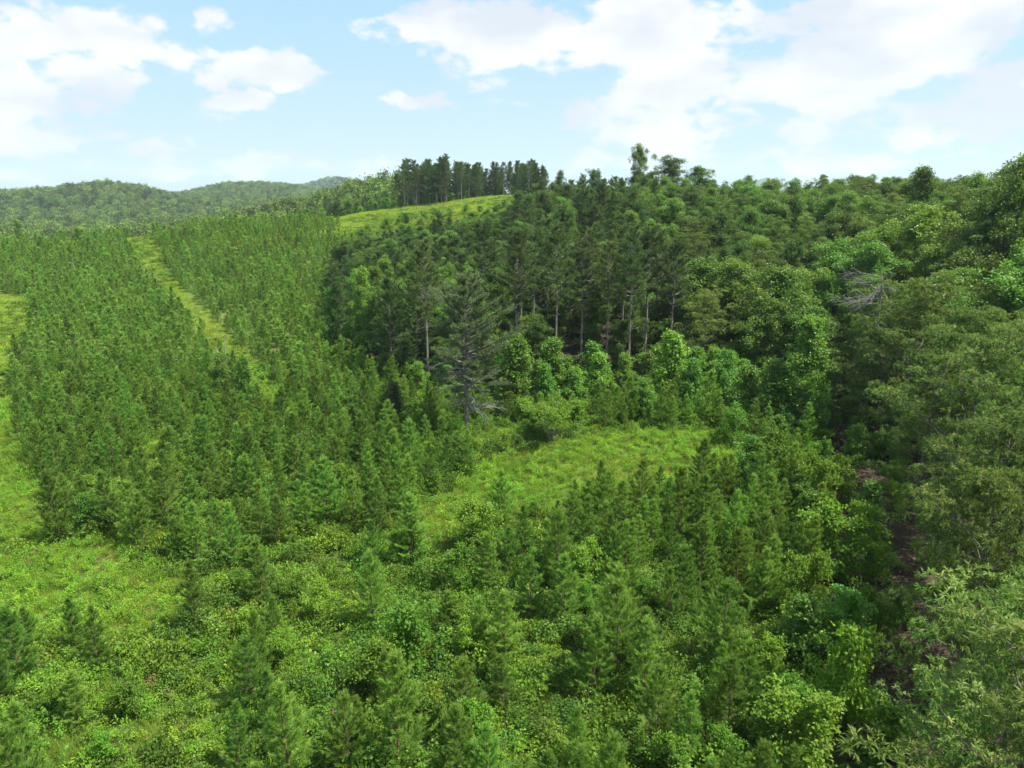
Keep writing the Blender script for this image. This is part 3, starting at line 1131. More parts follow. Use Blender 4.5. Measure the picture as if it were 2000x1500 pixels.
UMB = broad_proto(520, 4.2, 3.0, 3.7, 24, 5, 9, 8, .20, .13, 'umbrella', .50, 'sapling_leaves', tr=.12, up=(14, 24), bk='dead_wood', stems=5, flatc=.32)
x, y, H = tall_from(1075, 862, 800)
plant('small_tree', UMB, 'low flat-topped tree spreading like an umbrella on several thin stems', 'tree', x, y, 4.2, H, wid=1.15, noun='tree', landmark='the flat umbrella-shaped tree')
CED = broad_proto(521, 5.5, .2, 2.0, 34, 5, 9, 8, .16, .08, 'column', .5, 'cedar_leaves', tr=.09, up=(20, 60), bk='young_bark')
x, y, H = tall_from(772, 845, 750)
plant('evergreen_shrub', CED, 'very dark dense round evergreen left of the lone pine', 'shrub', x, y, 5.5, H, wid=.95, noun='evergreen', landmark='the very dark round evergreen')

POP = [  # base px, base py, top py, width factor, label, landmark phrase
    (1005, 812, 655, 1.0, 'bright leafy poplar right beside the lone pine', None), (1062, 815, 712, .9, 'bright leafy poplar behind the umbrella-shaped tree', None),
    (1120, 812, 718, .95, 'rounded bright poplar below the thick-trunked pine', None), (1168, 800, 690, 1.05, 'bushy bright poplar in the row before the grove', 'the bushy bright poplar before the grove'),
    (1255, 828, 742, 1.0, 'low bright poplar at the clearing edge before the crooked pine', None), (1302, 800, 650, 1.05, 'tall bright poplar in front of the grove with a pale rounded top', 'the pale-topped poplar'),
    (1348, 815, 700, .9, 'bright poplar next to the pale-topped one before the grove', None), (1412, 812, 688, .95, 'slender bright poplar at the forest foot', None), (1452, 835, 715, 1.1, 'yellow-green bushy poplar at the back corner of the clearing', None),
    (1560, 868, 612, 1.02, 'tallest bright green poplar at the dark forest edge, cone-shaped', 'the tall cone-shaped poplar'), (1500, 850, 705, 1.2, 'leafy poplar standing against the tall cone-shaped one', None),
    (715, 700, 518, .75, 'pale-topped slim poplar between dark pines on the left', None), (790, 705, 548, .85, 'twisted pale poplar against the dark forest', 'the twisted pale poplar'), (652, 690, 560, .9, 'pale green tree on the left corner of the forest', None),
    (440, 800, 697, .75, 'pale leafy poplar standing among young pines below the grey snags', 'the pale poplar below the snags'), (482, 800, 695, .7, 'pale leafy poplar beside the path end', None), (408, 805, 752, .8, 'small pale poplar poking out of the young pines', None),
    (190, 655, 617, 1.0, 'small pale tree alone in the left plantation', 'the small pale tree in the plantation'), (178, 1048, 962, .95, 'bright poplar at the edge of the left grass clearing', 'the bright poplar by the left clearing'), (690, 838, 775, .9, 'pale poplar left of the very dark evergreen', None)]
for i, (px_, b_, t_, wf, lab, mk) in enumerate(POP):
    x, y, H = tall_from(px_, b_, t_)
    big = H > 12.5
    plant('poplar_tree', TPL[i % 2] if big else TP_[i % 5], lab, 'tree', x, y, 17 if big else 8, H, wid=H / (17 if big else 8) * wf, noun='poplar', group='bright young poplars', landmark=mk)

rp = np.random.default_rng(530)
for i, px_ in enumerate(range(985, 1530, 34)):
    b_ = rp.uniform(758, 800) + max(0, px_ - 1380) * .25
    t_ = b_ - rp.uniform(62, 112)
    x, y, H = tall_from(px_ + rp.uniform(-10, 10), b_, t_)
    plant('poplar_tree', TP_[i % 5], 'leafy poplar', 'tree', x, y, 8, H, wid=H / 8 * rp.uniform(.9, 1.2), noun='poplar', group='bright young poplars')

SAP = [
    (800, 1318, 1190, 1.25, 'wide bright green sapling in the foreground with round clumps of leaves', 'the wide bright sapling in front'), (905, 1160, 1080, 1.0, 'bright sapling behind the wide round one', None),
    (935, 1075, 985, 1.25, 'dark green bushy sapling at the lower end of the clearing', 'the dark bushy sapling by the clearing'), (1640, 1430, 1240, .85, 'airy broad-leaved sapling at the edge of the dark forest floor', 'the airy sapling by the dark forest floor'),
    (1570, 1215, 1095, .9, 'pointed broad-leaved sapling left of the dark gap', None), (1500, 960, 850, 1.1, 'yellowish sapling at the right end of the clearing', None), (1640, 990, 905, 1.1, 'broad sapling below the patch of brown leaf litter', None),
    (1590, 1010, 900, .9, 'narrow sapling by the brown leaf litter', None), (1600, 1130, 1000, 1.2, 'tall bushy sapling at the middle of the forest edge', None), (1560, 1510, 1370, 1.35, 'wide leafy sapling at the bottom edge near the dark gap', None),
    (1410, 1505, 1430, 1.0, 'small bright sapling at the bottom edge', None), (1690, 1130, 1010, 1.0, 'shaded sapling under the oaks', None), (890, 880, 855, 1.2, 'small yellow-green sapling in front of the lone pine', None), (925, 900, 858, 1.1, 'round yellow-green sapling at the left tip of the clearing', None),
    (1430, 870, 800, 1.1, 'leafy sapling at the back right of the clearing', None), (1750, 1220, 1150, .8, 'tiny pale sapling in the dark gap', None)]
for i, (px_, b_, t_, wf, lab, mk) in enumerate(SAP):
    x, y, H = tall_from(px_, b_, t_)
    plant('sapling', SP_[i % 5], lab, 'sapling', x, y, 3.4, H, wid=H / 3.4 * wf * (.8 if H > 4 else 1), noun='sapling', group='leafy saplings', landmark=mk)

# grey snags
def snag(px_, b_, t_, lab):
    x, y, H = tall_from(px_, b_, t_)
    w = Wood()
    r = np.random.default_rng(int(px_))
    w.tube([(0, 0, -.2), (.05, .02, H * .4), (.02, -.06, H * .75), (.1, 0, H)], [.09, .075, .06, .02], 7)
    t = thing('dead_snag', lab, 'dead tree', (x, y, float(height(x, y))), 0, group='grey snags')
    part('trunk', w.mesh('trunk', 'dead_wood'), t)
    for k in range(4):
        b = Wood()
        z = r.uniform(.45, .9) * H
        a = r.uniform(0, 6.28)
        L = r.uniform(.3, .8)
        b.tube([(.04, 0, z), (.04 + math.cos(a) * L, math.sin(a) * L, z + L * .4)], [.035, .012], 4)
        part('broken_branch', b.mesh('broken_branch', 'dead_wood'), t)


snag(428, 742, 672, 'short grey snag left of its taller neighbour among the young pines')
snag(446, 745, 655, 'taller of two grey snags standing among the young pines')
snag(806, 700, 635, 'pale bare pole of a dead tree below the twisted poplar')
snag(147, 545, 505, 'far grey snag standing in the left plantation')

# ---------------------------------------------------------------- woods
def spaced(x, y, dmin):
    keep, cell = [], {}
    for i in range(len(x)):
        c = (int(x[i] // dmin), int(y[i] // dmin))
        ok = True
        for a in (-1, 0, 1):
            for b in (-1, 0, 1):
                for j in cell.get((c[0] + a, c[1] + b), ()):
                    if (x[i] - x[j]) ** 2 + (y[i] - y[j]) ** 2 < dmin * dmin:
                        ok = False
        if ok:
            keep.append(i)
            cell.setdefault(c, []).append(i)
    return np.array(keep, int)


def visible(x, y, z, m=120):
    px, py, dep = project(x, y, z)
    return (px > -m) & (px < 2000 + m) & (py > -m) & (py < 1500 + 2 * m) & (y > 2)


taken = [(t['o'].location.x, t['o'].location.y) for t in THINGS]
TX, TY = np.array([t[0] for t in taken]), np.array([t[1] for t in taken])


def clear_of(x, y, d):
    return ((x[:, None] - TX[None]) ** 2 + (y[:, None] - TY[None]) ** 2).min(1) > d * d


SPECS = []       # every forest tree before deciding which are seen one by one


def later(name, protos, i, H0, label, cat, x, y, H, wid, noun, group):
    SPECS.append(dict(name=name, protos=protos, i=i, H0=H0, label=label, cat=cat, x=x, y=y, H=H, wid=wid, noun=noun, group=group))


NEAR_OAKS = [(19.5, 21.5, 17.5, 1.0, 'nearest oak with long pale leaves filling the bottom right corner', 'the nearest oak in the bottom right corner'),
             (29.0, 39.5, 18.0, 1.0, 'oak with a tall bare trunk rising behind the nearest corner oak', 'the oak with the tall bare trunk'),
             (33.5, 42.5, 19.0, .9, 'second oak with a bare trunk just right of its twin', None),
             (41.0, 67.0, 20.0, 1.0, 'oak on a leaning pale trunk beside the brown leaf litter', 'the oak on the leaning pale trunk'),
             (25.5, 30.5, 14.5, .8, 'oak squeezed between the corner oak and the bare-trunked oak', None),
             (36.5, 53.0, 20.0, 1.05, 'broad oak with pale tips at the right edge halfway up', 'the broad pale oak at the right edge'),
             (45.5, 78.0, 20.5, 1.1, 'tall oak overhanging the brown leaf litter from the right', 'the oak overhanging the leaf litter'),
             (43.5, 81.5, 15.0, 1.15, 'lower oak under the bare grey dead crown', None),
             (47.5, 88.0, 19.0, 1.1, 'oak behind the leaf litter with dead grey twigs beside it', None),
             (43.5, 60.0, 19.5, 1.0, 'oak close behind the broad pale one at the right edge', None)]
for (xx, yy, H, wf, lab, mk) in NEAR_OAKS:
    plant('oak_tree', OAK[len(THINGS) % 4], lab, 'oak tree', xx, yy, 17, H, wid=wf * H / 17, noun='oak', group='oaks of the right hillside', landmark=mk, tilt=(0, .06) if 'leaning' in lab else (0, 0))
taken = [(t['o'].location.x, t['o'].location.y) for t in THINGS]
TX, TY = np.array([t[0] for t in taken]), np.array([t[1] for t in taken])

x, y = jgrid(-60, 235, 8, 270, 5.6, 21)
m = in_poly(x, y, FOREST) & clear_of(x, y, 3.6)
x, y = x[m], y[m]
z = height(x, y)
vis = visible(x, y, z + 15, 160)
x, y, z = x[vis], y[vis], z[vis]
k = spaced(x, y, 4.4)
x, y, z = x[k], y[k], z[k]
px, py, dep = project(x, y, z)
side = x - (22 + .12 * (y - 100)) + wav(x, y, 9, 31) * 9       # > 0: hardwoods on the right, < 0: pines
for i in range(len(x)):
    if y[i] < 78 and x[i] > 10:
        H = random.uniform(14, 18)
        later('oak_tree', OAK, i % 4, 17, 'oak with pale drooping leaf clusters', 'oak tree', x[i], y[i], H, H / 17 * random.uniform(.9, 1.1), 'oak', 'oaks of the right hillside')
    elif side[i] > 0:
        H = random.uniform(12, 17.5) - (2.5 if y[i] > 130 else 0)
        H *= .84 if y[i] > 228 and px[i] < 1560 else 1
        H += 3.0 * float(sstep(1600, 2000, px[i])) if 85 < y[i] < 200 else 0
        if random.random() < .3:
            later('oak_tree', OAK, i % 4, 17, 'oak with dull green drooping leaf clusters', 'oak tree', x[i], y[i], H, H / 17 * random.uniform(.9, 1.1), 'oak', 'oaks of the right hillside')
        else:
            later('hardwood_tree', HW, i % 6, 17, 'leafy hardwood tree of the right wood', 'tree', x[i], y[i], H, H / 17 * random.uniform(1.0, 1.3), 'hardwood', 'hardwoods of the right wood')
    elif y[i] < 134 and x[i] > -14:
        H = random.uniform(19, 24)
        if random.random() < .5 and y[i] > 113:
            H = random.uniform(7, 12)
            later('hardwood_tree', HW, i % 6, 17, 'shaded hardwood under the tall grove pines', 'tree', x[i], y[i], H, H / 17 * 1.2, 'hardwood', 'hardwoods under the grove')
        else:
            later('pine_tree', GP, i % 5, 24, 'tall pine inside the grove', 'pine tree', x[i], y[i], H, H / 24 * random.uniform(.9, 1.2), 'pine', 'tall pines of the grove')
    else:
        H = random.uniform(11, 16.5)
        lowc = float(np.clip((1010 - px[i]) / 30, 0, 1)) * float(np.clip((y[i] - 150) / 40, 0, 1))
        H *= 1 - .48 * lowc
        H *= .84 if y[i] > 228 else 1
        if random.random() < .36:
            later('hardwood_tree', HW, i % 6, 17, 'light green hardwood among the hillside pines', 'tree', x[i], y[i], H * .9, H / 17 * .85, 'hardwood', 'hardwoods among the hillside pines')
        else:
            later('pine_tree', HP, i % 5, 19, 'dark pine of the hillside wood', 'pine tree', x[i], y[i], H, H / 19 * random.uniform(1.0, 1.35), 'pine', 'dark pines of the hillside wood')

# understory that closes the wood below the crowns
x, y = jgrid(-52, 75, 108, 262, 5.0, 24)
m = in_poly(x, y, FOREST) & clear_of(x, y, 2.5) & ((y < 165) | (x < 5)) & (y > 111 - .1 * x)
px, py, dep = project(x, y, height(x, y))
for i in np.nonzero(m)[0]:
    if random.random() < (.55 if x[i] > -16 else .30):
        later('hardwood_tree', HW, i % 6, 17, 'shaded hardwood under the pines', 'tree', x[i], y[i], random.uniform(6, 9.5), random.uniform(.5, .75), 'hardwood', 'hardwoods under the grove')
    elif x[i] < 5:
        later('pine_tree', HP, i % 5, 19, 'dark pine of the hillside wood', 'pine tree', x[i], y[i], random.uniform(5, 8.5), random.uniform(.5, .65), 'pine', 'dark pines of the hillside wood')

# skyline trees
x, y, H = tall_from(1253, 400, 286)
for (px_, dist, t_, pr, H0, wf, nm, cat, lab, mk) in [
        (1253, 250, 286, HW[1], 17, .72, 'hardwood_tree', 'tree', 'tall thin hardwood sticking out of the skyline on its own', 'the tall thin skyline tree'),
        (1312, 255, 312, HW[2], 17, 1.6, 'hardwood_tree', 'tree', 'sunlit yellow-green rounded tree on the skyline', 'the sunlit round skyline tree'),
        (1372, 258, 326, HW[3], 17, 1.6, 'hardwood_tree', 'tree', 'sunlit tree on the ridge right of the round one', None),
        (1160, 262, 332, HW[4], 17, .9, 'hardwood_tree', 'tree', 'pale rounded tree on the ridge above the dark pines', None),
        (1095, 268, 337, HW[5], 17, .6, 'hardwood_tree', 'tree', 'small pale tree on the ridge left of its rounder neighbour', None),
        (1800, 150, 330, HW[0], 17, .9, 'hardwood_tree', 'tree', 'dark tree standing above the right skyline', None),
        (2016, 105, 306, HW[3], 17, .72, 'hardwood_tree', 'tree', 'dark tree rising at the right edge of the skyline', None)]:
    d = ray(px_, t_)
    tt = dist / d[1]
    xx = d[0] * tt
    zz = float(height(xx, dist))
    H = max(8, CAMZ + d[2] * tt - zz)
    plant(nm, pr, lab, cat, xx, dist, H0, H, wid=wf * H / H0, noun='tree', landmark=mk)

# hilltop stand and the stand below it
x, y = jgrid(-80, 30, 326, 380, 5.2, 22)
m = in_poly(x, y, HILLTOP)
x, y = x[m], y[m]
for i in range(len(x)):
    if random.random() < .22:
        continue
    H = random.uniform(12.5, 18.5) + (4 if -50 < x[i] < -20 else 0)
    low = y[i] > 348 or random.random() < .25
    later('pine_tree', HP if low else GP, i % 5, 19 if low else 24, 'tall dark pine of the stand on the grassy hilltop', 'pine tree', x[i], y[i], H * (.92 if low else 1), H / (21 if low else 21), 'pine', 'pines of the hilltop stand')
for (px_, t_, lab) in [(787, 322, 'thin tall pine at the left end of the hilltop stand'), (812, 335, 'second thin pine at the left end of the hilltop stand')]:
    d = ray(px_, t_)
    tt = 325 / d[1]
    xx = d[0] * tt
    zz = float(height(xx, 325))
    plant('pine_tree', GP[2], lab, 'pine tree', xx, 325, 24, CAMZ + d[2] * tt - zz, wid=.45, noun='pine', group='pines of the hilltop stand')
x, y = jgrid(-130, -55, 370, 440, 5.6, 23)
m = in_poly(x, y, LOWSTAND)
for i in np.nonzero(m)[0]:
    if random.random() < .15:
        continue
    H = random.uniform(8, 13.5)
    if random.random() < .7:
        later('hardwood_tree', HW, i % 6, 17, 'light green tree in the lower stand', 'tree', x[i], y[i], H * .8, H / 17, 'hardwood', 'hardwoods of the lower stand')
        continue
    later('pine_tree', HP if i % 3 else GP, i % 5, 19 if i % 3 else 24, 'pine of the lower stand left of the hilltop', 'pine tree', x[i], y[i], H, H / (19 if i % 3 else 24), 'pine', 'pines of the lower stand')

# which of the forest trees show: near ones cover far ones
GW, GH = 500, 375
covered = np.zeros((GH, GW), bool)


def stamp(x, y, H, w, mark=True, lo=.25):
    z = float(height(x, y))
    px0, py0, dep = project(x, y, z + H)
    _, py1, _ = project(x, y, z + H * lo)
    hw = F * w / dep
    x0, x1, y0, y1 = [int(v / 4) for v in (px0 - hw, px0 + hw, py0, py1)]
    if x1 < 0 or y1 < 0 or x0 >= GW or y0 >= GH:
        return 0
    x0, x1, y0, y1 = max(0, x0), min(GW, x1 + 1), max(0, y0), min(GH, y1 + 1)
    c = covered[y0:y1, x0:x1]
    n = int((~c).sum())
    if mark:
        a, b = (x1 - x0) // 6, (y1 - y0) // 8
        covered[y0 + b:y1, x0 + a:max(x0 + a, x1 - a)] = True
    return n


order = sorted([(t['o'].location.y, None, t) for t in THINGS] + [(q['y'], q, None) for q in SPECS], key=lambda e: e[0])
for (yy, q, t) in order:
    if q is None:
        o_ = t['o']
        stamp(o_.location.x, o_.location.y, t['size'] * t['dep'] / F, t['size'] * t['dep'] / F * .18)
    else:
        w_ = q['wid'] * {'oak_tree': 4.6, 'hardwood_tree': 4.6}.get(q['name'], 3.2)
        q['seen'] = stamp(q['x'], q['y'], q['H'], w_, lo=.5 if q['H0'] == 24 else .25)
hid = {}
for nm, lim in (('pine_tree', 275), ('hardwood_tree', 270), ('oak_tree', 270)):
    qs = sorted([q for q in SPECS if q['name'] == nm], key=lambda q: -q['seen'])
    for j, q in enumerate(qs):
        if j < lim and q['seen'] >= 8:
            plant(nm, q['protos'][q['i']], q['label'], q['cat'], q['x'], q['y'], q['H0'], q['H'], wid=q['wid'], noun=q['noun'], group=q['group'])
        else:
            hid.setdefault(id(q['protos']), (q['protos'], []))[1].append(q)
print('hidden forest trees', sum(len(v[1]) for v in hid.values()))
for prs, qs in hid.values():
    P = np.array([(q['x'], q['y'], float(height(q['x'], q['y'])) - .05) for q in qs])
    S = np.array([(q['wid'], q['wid'], q['H'] / q['H0']) for q in qs])
    Rr = np.array([(0, 0, random.uniform(0, 6.28)) for q in qs])
    scatter('woods_behind', [join(*p) for p in prs], P, Rr, S, [q['i'] for q in qs])

# small trees on the far left ridge
for (px_, b_, t_, pr, H0, wf, lab) in [(38, 466, 430, HW[0], 17, .9, 'small dark round tree on the far left ridge'), (245, 458, 444, HW[1], 17, 1.9, 'low dark bush at the top end of the grass path')]:
    x, y, H = tall_from(px_, b_, t_)
    plant('small_tree', pr, lab, 'tree', x, y, H0, H, wid=H / H0 * wf, noun='tree')

# dead grey tops among the oaks
rr = np.random.default_rng(77)
for (px_, py_, dist, L0, lab) in [(1700, 545, 85.5, 5.0, 'bare grey dead crown hanging among the right oaks')]:
    d = ray(px_, py_)
    tt = dist / d[1]
    xx, zz = d[0] * tt + 1.5, CAMZ + d[2] * tt
    z0 = float(height(xx, dist))
    t = thing('dead_tree', lab, 'dead tree', (xx, dist, z0 - .1), 0, group='dead trees among the oaks')
    w = Wood()
    hh = zz - z0
    w.tube([(0, 0, 0), (.2, .1, hh * .5), (0, 0, hh * .97), (-.4, 0, hh * 1.06)], [.2, .17, .1, .03], 7)
    part('trunk', w.mesh('trunk', 'twig_wood'), t)
    for q in range(16):
        b = Wood()
        a = rr.uniform(1.6, 4.7)
        p0 = np.array((0, 0, hh * rr.uniform(.82, 1.03)))
        dd = nrm(np.array((math.cos(a), math.sin(a) * .6, rr.uniform(-.35, .45))))
        L = L0 * rr.uniform(.6, 1.1)
        b.tube([p0, p0 + dd * L * .5 + Zv * .25, p0 + dd * L - Zv * .3], [.06, .04, .012], 4)
        for s in range(14):
            u = rr.uniform(.25, 1)
            e = nrm(dd + rr.normal(0, .55, 3))
            l2 = rr.uniform(.5, 1.6)
            q0 = p0 + dd * L * u + Zv * .15
            b.tube([q0, q0 + e * l2 * .5, q0 + e * l2 - Zv * .12], [.025, .017, .006], 3)
        part('dead_branch', b.mesh('dead_branch', 'twig_wood'), t)

# ---------------------------------------------------------------- young pines
r0 = np.random.default_rng(55)
x, y = jgrid(-230, 60, 22, 300, 2.5, 41, jit=.42)
z = height(x, y)
px, py, dep = project(x, y, z)
ok = ~in_open(px, py) & ~in_poly(x, y, FOREST) & ~in_poly(x, y, LITTER) & clear_of(x, y, 1.5)
ok &= (px > -260) & (px < 2200)
ok &= ~((y > 282) & (x < -40)) & ~((y > 250) & (x > -66)) & ~((px < 170) & (py < 480)) & ~((px < 260) & (py < 468))
# density: full rows in the plantation, patchy towards the camera
r = np.random.default_rng(5)
fore = np.clip((py - 930) / 250, 0, 1)
patch = wav(x, y, 7, 51) * .35 + .55
right = in_poly(px, py, [(1080, 960), (1480, 930), (1560, 960), (1640, 1150), (1680, 1500), (1650, 1700), (1100, 1700), (1180, 1250)])
prob = 1 - fore * (1 - np.clip(patch * .85 + right * .30, .08, .85))
prob = np.where(in_poly(px, py, [(600, 1090), (880, 960), (1110, 1000), (1060, 1080), (780, 1200), (480, 1240)]), prob * .45, prob)
ok &= r.uniform(0, 1, len(x)) < prob
ok &= ~((y > 98) & (x > -14) & (y < 120)) & ~in_poly(px, py, [(850, 840), (1010, 835), (1170, 835), (1170, 900), (900, 915), (840, 880)])
ok &= ~in_poly(px, py, [(600, 690), (1010, 760), (1010, 800), (930, 835), (850, 800), (640, 740)]) | (r0.uniform(0, 1, len(x)) < .55)
x, y, z, px, py, dep = x[ok], y[ok], z[ok], px[ok], py[ok], dep[ok]
Hs = np.clip(r.normal(3.75, 1.1, len(x)) + .8 * sstep(-100, -62, -dep), 1.6, 7.0) * np.where(dep > 120, .92, 1.0)
inframe = (px > -10) & (px < 2010) & (py - F * Hs / dep < 1500) & (py > 300)
show = np.where(inframe, F * Hs / dep, 0)
first = np.argsort(-show)[:290]
mask = np.zeros(len(x), bool)
mask[first] = True
for i in first:
    H = Hs[i]
    plant('young_pine', YP[i % 7], 'young pine in the near planting', 'pine tree', x[i], y[i], 5.2, H, wid=H / 5.2 * random.uniform(.9, 1.3), noun='young pine', group='young pines of the plantation',
          tilt=(random.gauss(0, .03), random.gauss(0, .03)))
rest = ~mask
nr = rest & (dep < 120)
fr = rest & (dep >= 120)
for nm, sel, prs in (('young_pine_rows', nr, YPJ), ('distant_young_pines', fr, YPFJ)):
    n = sel.sum()
    if n:
        s = Hs[sel] / 5.2
        wv = s * r.uniform(.95, 1.35, n)
        scatter(nm, prs, np.column_stack([x[sel], y[sel], z[sel] - .05]), np.column_stack([r.normal(0, .03, n), r.normal(0, .03, n), r.uniform(0, 6.28, n)]),
                np.column_stack([wv, wv, s]), r.integers(0, len(prs), n))
PINEXY = (x, y)

# ---------------------------------------------------------------- more saplings through the foreground
x, y = jgrid(-60, 45, 24, 104, 4.3, 61, jit=.5)
z = height(x, y)
px, py, dep = project(x, y, z)
r = np.random.default_rng(62)
ok = ~in_open(px, py) & ~in_poly(x, y, FOREST) & clear_of(x, y, 1.8) & (px > -60) & (px < 2060) & (py < 1600)
prob = np.clip(.10 + .55 * sstep(900, 1600, px) + wav(x, y, 8, 63) * .2 + .18 * (py > 1150), .03, .75)
ok &= r.uniform(0, 1, len(x)) < prob
x, y, px, py = x[ok], y[ok], px[ok], py[ok]
for i in range(len(x)):
    H = r.uniform(1.6, 3.6) + (1.2 if px[i] > 1450 else 0)
    if H > 3.6:
        plant('sapling', TP_[i % 5], 'leafy sapling', 'sapling', x[i], y[i], 8, H * 1.15, wid=H / 8 * 1.35, noun='sapling', group='leafy saplings')
    else:
        plant('sapling', SP_[i % 5], 'leafy sapling', 'sapling', x[i], y[i], 3.4, H, wid=H / 3.4 * r.uniform(.8, 1.15), noun='sapling', group='leafy saplings')
# undergrowth along the forest foot and on the slope below the grassy hill
x, y = jgrid(-76, 60, 92, 386, 4.4, 64, jit=.5)
px, py, dep = project(x, y, height(x, y))
foot = in_poly(x, y, [(-34, 128), (-17, 106), (0, 102), (22, 102), (40, 92), (50, 92), (40, 110), (20, 116), (0, 118), (-20, 122), (-34, 142)])
slope = in_poly(x, y, [(-62, 248), (-18, 256), (10, 268), (20, 300), (-18, 308), (-30, 300), (-45, 296), (-52, 275)])
under = in_poly(x, y, [(-75, 345), (-60, 335), (-14, 346), (20, 352), (45, 345), (50, 380), (-60, 385)])
r = np.random.default_rng(65)
ok = ((foot & (r.uniform(0, 1, len(x)) < .75)) | (under & (r.uniform(0, 1, len(x)) < .55)) | (slope & (r.uniform(0, 1, len(x)) < .40))) & clear_of(x, y, 1.8)
ok &= ~in_poly(px, py, [(990, 825), (1160, 825), (1160, 900), (990, 900)])
for i in np.nonzero(ok)[0]:
    H = r.uniform(2.8, 6)
    if slope[i] and r.uniform() < .45:
        continue
    if slope[i]:
        H = r.uniform(1.6, 4.2)
    pr_, h0_ = (SP_[i % 5], 3.4) if H < 4 else (TP_[i % 5], 8)
    plant('sapling', pr_, 'leafy young tree', 'sapling', x[i], y[i], h0_, H, wid=H / h0_ * 1.25, noun='young tree', group='young trees along the forest foot' if foot[i] else 'young trees under the hilltop stand' if under[i] else 'young trees below the grassy hill')

# ---------------------------------------------------------------- ground cover
def cover(name, protos, x0, x1, y0, y1, st, seed, test, smin, smax, hz=1.0):
    x, y = jgrid(x0, x1, y0, y1, st, seed, jit=.6)
    z = height(x, y)
    px, py, dep = project(x, y, z)
    ok = test(x, y, px, py, dep) & (px > -220) & (px < 2220) & (py < 1750)
    x, y, z = x[ok], y[ok], z[ok]
    n = len(x)
    r = np.random.default_rng(seed + 1)
    s = r.uniform(smin, smax, n)
    return scatter(name, protos, np.column_stack([x, y, z - .03]), np.column_stack([r.normal(0, .06, n), r.normal(0, .06, n), r.uniform(0, 6.28, n)]),
                   np.column_stack([s, s, s * hz * r.uniform(.7, 1.3, n)]), r.integers(0, len(protos), n))


notwood = lambda x, y: ~in_poly(x, y, FOREST) & ~in_poly(x, y, LITTER)
cover('bramble_cover', COV, -75, 60, 20, 122, 1.02, 71, lambda x, y, px, py, d: notwood(x, y) & ~in_open(px, py) & (wav(x, y, 2.5, 78) > -.95), .45, 1.5)
cover('low_weeds', WCOV, -75, 60, 20, 122, .95, 88, lambda x, y, px, py, d: notwood(x, y) & in_open(px, py), .5, 1.15)
cover('tall_bramble_cover', COVD, -75, 60, 20, 122, 2.0, 73, lambda x, y, px, py, d: notwood(x, y) & ~in_open(px, py) & (wav(x, y, 5, 74) + (px - 1000) / 1600 > -.45), .7, 1.7)
cover('bright_bramble_cover', COV, -75, 60, 20, 122, 2.4, 83, lambda x, y, px, py, d: notwood(x, y) & ~in_open(px, py) & (wav(x, y, 4, 84) > -.2), 1.2, 2.0, 1.2)
cover('tall_weeds', WEED, -75, 60, 20, 122, 1.25, 85, lambda x, y, px, py, d: notwood(x, y) & (in_open(px, py) | (wav(x, y, 6, 86) > .3)), .55, 1.2)
cover('grass', GRS, -75, 60, 20, 122, 1.0, 75, lambda x, y, px, py, d: notwood(x, y) & (in_open(px, py) | (wav(x, y, 5, 76) > .55)), .6, 1.25)
cover('distant_bramble_cover', COVF, -235, 20, 100, 320, 2.6, 77, lambda x, y, px, py, d: notwood(x, y) & (d > 105) & (wav(x, y, 9, 79) > -.3), .6, 1.2, .8)
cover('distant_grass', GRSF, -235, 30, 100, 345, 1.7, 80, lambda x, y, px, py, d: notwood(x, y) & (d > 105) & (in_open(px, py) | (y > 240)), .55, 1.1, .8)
cover('dry_grass', STRAW, -75, 60, 20, 122, 1.9, 89, lambda x, y, px, py, d: notwood(x, y) & (in_open(px, py) | (wav(x, y, 5, 95) > .5)) & (wav(x, y, 3, 96) > .1), .5, 1.2)
cover('dry_bushes', BRN, -75, 60, 20, 122, 3.6, 97, lambda x, y, px, py, d: notwood(x, y) & (wav(x, y, 6, 98) > .15), .5, 1.5)
cover('open_bushes', COV, -75, 60, 20, 122, 3.0, 99, lambda x, y, px, py, d: notwood(x, y) & in_open(px, py) & (wav(x, y, 4, 90) > 0), .6, 1.5)
cover('forest_floor_plants', COVD, 15, 70, 15, 112, 2.4, 81, lambda x, y, px, py, d: (in_poly(x, y, FOREST) | in_poly(x, y, LITTER)) & (wav(x, y, 6, 82) > -.25), .6, 1.3)

# ---------------------------------------------------------------- the far woods
x, y = jgrid(-2300, -60, 430, 2300, 9.0, 91, jit=.6)
z = height(x, y)
u = x / y
px, py, dep = project(x, y, z)
ok = (px > -160) & (px < 1130) & ~((y < 470) & (x > -140)) & (wav(x, y, 40, 92) + sstep(650, 900, y) * 2 > -.9)
x, y, z = x[ok], y[ok], z[ok]
n = len(x)
r = np.random.default_rng(93)
s = r.uniform(.6, 1.15, n)
scatter('far_woods', FARJ, np.column_stack([x, y, z - .5]), np.column_stack([np.zeros(n), np.zeros(n), r.uniform(0, 6.28, n)]), np.column_stack([s, s, s * r.uniform(.75, 1.2, n)]), r.integers(0, 5, n))
x, y = jgrid(-1500, 600, 2400, 3600, 26, 94, jit=.6)
z = height(x, y)
px, py, dep = project(x, y, z)
ok = (px > 560) & (px < 800)
x, y, z = x[ok], y[ok], z[ok]
n = len(x)
s = r.uniform(1.2, 1.9, n)
scatter('blue_ridge_woods', FARJ, np.column_stack([x, y, z - 1]), np.column_stack([np.zeros(n), np.zeros(n), r.uniform(0, 6.28, n)]), np.column_stack([s, s, s * .8]), r.integers(0, 5, n))

